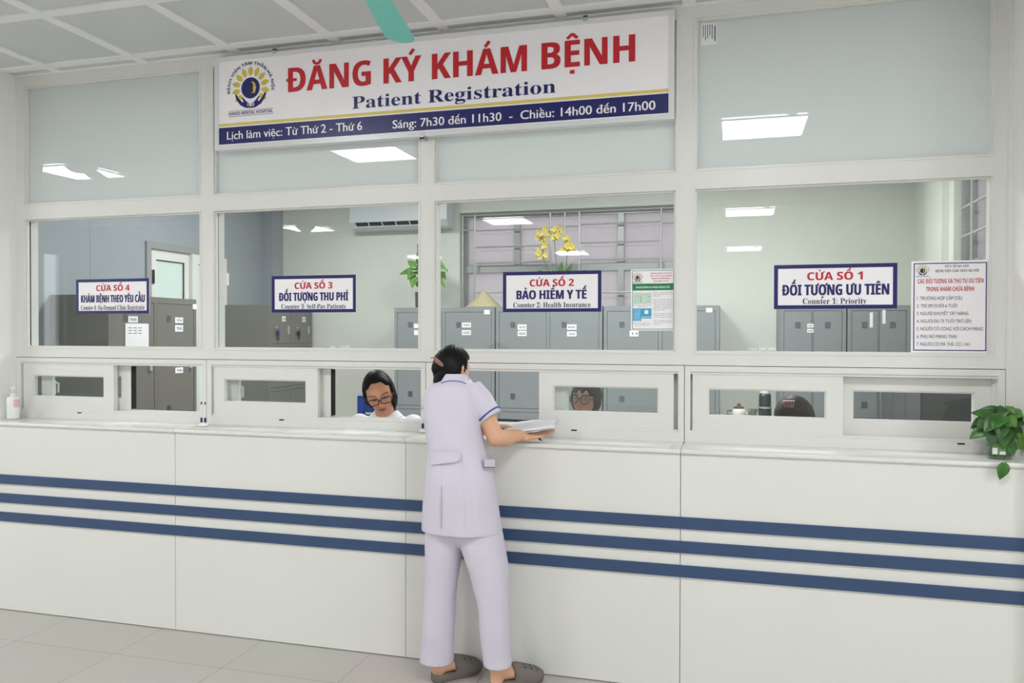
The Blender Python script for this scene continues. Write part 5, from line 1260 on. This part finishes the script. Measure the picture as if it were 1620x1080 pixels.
# ---- seated staff behind the glass
def sitter(label, hc, fwd, roll, hips, skin, s=1., closed=False, hairfn=None, arms=None):
    M = frame_of(fwd, (0, 0, 1), roll); hc = np.array(hc); hips = np.array(hips)
    p = thing('person', (hips[0], hips[1]+.0, 0), label, 'person')
    Bm = MB(); add_head(Bm, M, hc, s)
    fl = nrm((fwd[0]*.4, -1, 0)); rt = nrm(np.cross(fl, (0, 0, 1)))
    nb = hc+np.array((0, .085, -.130)); ch = nb*.75+hips*.25+np.array((0, 0, .02))
    Bm.tube([hc+M @ np.array((0, -.03, -.05)), nb], [.050, .056], 16, True, True)
    def rg(c, rx, ry): return ell_ring(c, rx, ry, math.atan2(rt[1], rt[0]))
    Bm.loft([rg(nb+np.array((0, .01, -.01)), .075, .055), rg(nb+np.array((0, .02, -.05)), .16, .085), rg(ch, .155, .10), rg((ch+hips)/2, .13, .095), rg(hips+np.array((0, 0, .08)), .15, .11), rg(hips, .165, .12)])
    C = MB(); C.loft([rg(nb+np.array((0, .008, .0)), .075, .062), rg(nb+np.array((0, .012, -.022)), .13, .088), rg(nb+np.array((0, .02, -.055)), .185, .105), rg(ch, .178, .122), rg((ch+hips)/2, .155, .115), rg(hips+np.array((0, 0, .06)), .178, .135), rg(hips+np.array((0, 0, -.02)), .19, .145)])
    for sg in (-1, 1):
        sh = nb+rt*.155*sg+np.array((0, .015, -.06)); el = sh+rt*.05*sg+fl*.04+np.array((0, 0, -.24)); wr = np.array((el[0]-rt[0]*sg*.06, max(.40, el[1]-.20), .80))
        Bm.tube([sh, el], [.05, .042], 14, True, True); Bm.tube([el, wr], [.040, .026], 14, True, True); hand(Bm, wr, nrm((-.2*sg*rt[0], -1, -.05)), (0, 0, -1), rt*-sg, .3, .165)
        C.tube([sh, el, el*.35+wr*.65], [.066, .060, .050], 18, True, True)
        kn = hips+rt*.10*sg+np.array((0, -.36, -.01)); ft = np.array((kn[0], kn[1]-.0, .09))
        Bm.tube([hips+rt*.09*sg+np.array((0, 0, .0)), kn], [.085, .062], 14, True, True); Bm.tube([kn, (kn+ft)/2+np.array((0, .01, .03)), ft], [.058, .052, .036], 14, True, True)
        Bm.tube([ft+np.array((0, .03, -.045)), ft+np.array((0, -.14, -.055))], [.036, .03], 12, True, True)
    b_ = obj('body', fused(Bm, .0042, 3, .4), M_BODY, p)
    dark = np.array(lin((44, 46, 62)))
    def ex(v, put): put(((v[:, 2] < hips[2]-.0)*(v[:, 1] < hips[1]+.3)*(v[:, 2] < .66)).astype(float), dark)
    tint(b_, skin_fn(M, hc, skin, s, closed=closed, extra=ex))
    coat = obj('coat', wrinkle(fused(C, .0075, 4, .5), .007), M_COAT, p)
    cm = MB(); cm.smooth = True; cc_ = nb+np.array((0, .012, .004))
    def col_(u, v):
        a = math.radians(-90+28+304*u); r = .058+.030*v; return cc_+np.array((r*1.1*math.cos(a), r*math.sin(a)-.005, .022-.032*v-.040*max(0, -math.sin(a))**2))
    cm.grid(col_, 33, 6); k0 = len(cm.v); kf = list(cm.f); cm.add([np.array(q)+np.array((0, 0, .003)) for q in cm.v[:k0]], [g[::-1] for g in kf], True); obj('collar', cm, M_COAT, coat)
    return p, M, hc
def chair(X, Y, lab, rz=0.):
    t = thing('office_chair', (X, Y, 0), lab, 'chair'); k = MB(); k.smooth = True
    k.rbox(X-.23, X+.23, Y-.22, Y+.22, .43, .48, .02); obj('seat', k, M_CHAIR, t)
    bk = MB(); w = .13
    for z0, z1 in ((.72, .90), (.915, .965), (.98, 1.03), (1.045, 1.155)): bk.rbox(X-w, X+w, Y+.20, Y+.232, z0, z1, .010, 2)
    bk.rbox(X-w, X-w+.05, Y+.199, Y+.233, .74, 1.14, .01, 2); bk.rbox(X+w-.05, X+w, Y+.199, Y+.233, .74, 1.14, .01, 2); obj('backrest', bk, M_CHAIR, t)
    obj('back_support', MB().tube([(X, Y+.1, .44), (X, Y+.24, .45), (X, Y+.25, .80)], .018, 8), M_BLACK, t); obj('column', MB().tube([(X, Y, .10), (X, Y, .43)], .025, 12), M_STEEL, t)
    for q in range(5):
        a = q*2*math.pi/5; lg = obj('leg', MB().tube([(X, Y, .10), (X+.27*math.cos(a), Y+.27*math.sin(a), .07)], [.025, .018], 8), M_BLACK, t); obj('caster', MB().ell((X+.27*math.cos(a), Y+.27*math.sin(a), .026), (.025, .025, .025), 12, 8), M_BLACK, lg)
    return t
# woman writing at window 3
def lowface(y, z): return (1-smoothstep(-.080, -.055, z))*smoothstep(-.055, -.03, y)
h3 = np.array(pxy(600, 622, .27)); cd = nrm(CAM-h3)
f3 = nrm((cd[0]+.02, cd[1], -.33)); p3, M3, o3 = sitter('person with dark spectacles and black hair looking down, in open window 3', h3, f3, -.24, (h3[0]+.02, .80, .575), (208, 152, 120), 1.03, True)
def f3face(x, y, z):
    hl = .085-.038*smoothstep(.02, .065, abs(x)); return max(lowface(y, z), smoothstep(.012, .04, y)*(1-smoothstep(hl-.008, hl+.010, z))*(1-smoothstep(.060, .070, abs(x))*smoothstep(-.03, .02, z)))
H = hair_cap(M3, o3, f3face, 1.03, .013)
for sx in (-1, 1):
    lk = [o3+M3 @ np.array(q) for q in ((sx*.064, .018, .045), (sx*.075, .0, .0), (sx*.074, -.022, -.05), (sx*.062, -.045, -.10), (sx*.045, -.06, -.15))]; H.tube(lk if sx < 0 else lk[:3], [.014, .017, .018, .018, .01][:5 if sx < 0 else 3], 12, True, True)
obj('hair', fused(H, .0034, 2, .4), M_HAIR, p3)
spectacles('spectacles', M3, o3, p3, .028, .0175, False, M_SPEC, 1.03, .0028, -.006)
chair(float(pxy(592, 640, .95)[0]), .76, 'blue plastic office chair behind the person in window 3')
# woman in round spectacles at window 2
h2_ = np.array(pxy(927, 632, .52)); cd = nrm(CAM-h2_); side = -_R
f2 = nrm(cd*.90+side*.40+np.array((0, 0, .05))); p2, M2, o2_ = sitter('person with round spectacles and a short black bob behind the counter 2 sash', h2_, f2, .03, (h2_[0]+.05, .90, .575), (186, 134, 118), .96)
def f2face(x, y, z):
    hl = .040+.012*math.sin(x*150)-.018*smoothstep(.03, .07, abs(x)); return max(lowface(y, z), smoothstep(.015, .04, y)*(1-smoothstep(hl-.006, hl+.006, z))*(1-smoothstep(.058, .068, abs(x))*smoothstep(-.05, -.02, z)))
H = hair_cap(M2, o2_, f2face, .96, .012)
obj('hair', fused(H, .0034, 2, .4), M_HAIR, p2)
spectacles('spectacles', M2, o2_, p2, .0255, .0245, True, M_BLACK, .96, .0028, -.004)
# bowed head at window 1
h4 = np.array(pxy(1257, 666, .34)); f4 = nrm((-.42, -.62, -.62)); p4, M4, o4 = sitter('person with bowed brown-haired head and hair clip behind the counter 1 sash', h4, f4, 0., (h4[0]+.05, .86, .575), (205, 150, 125), .98, True)
def f4face(x, y, z): return max(lowface(y, z), 1)*0+smoothstep(.02, .045, y)*(1-smoothstep(.055, .075, z))
H = hair_cap(M4, o4, f4face, .98, .018); obj('hair', fused(H, .0034, 2, .4), M_HAIRB, p4)
m = MB(); c0 = pxy(1248, 638, .24)
for k in range(5): m.tube([c0+np.array((-.022+.011*k, 0, .008)), c0+np.array((-.020+.010*k, -.012, -.004)), c0+np.array((-.016+.008*k, -.004, -.018))], .0035, 6)
m.tube([c0+np.array((-.026, 0, .008)), c0+np.array((.026, 0, .010))], .005, 8); obj('hair_clip', m, M_CLIP, p4)
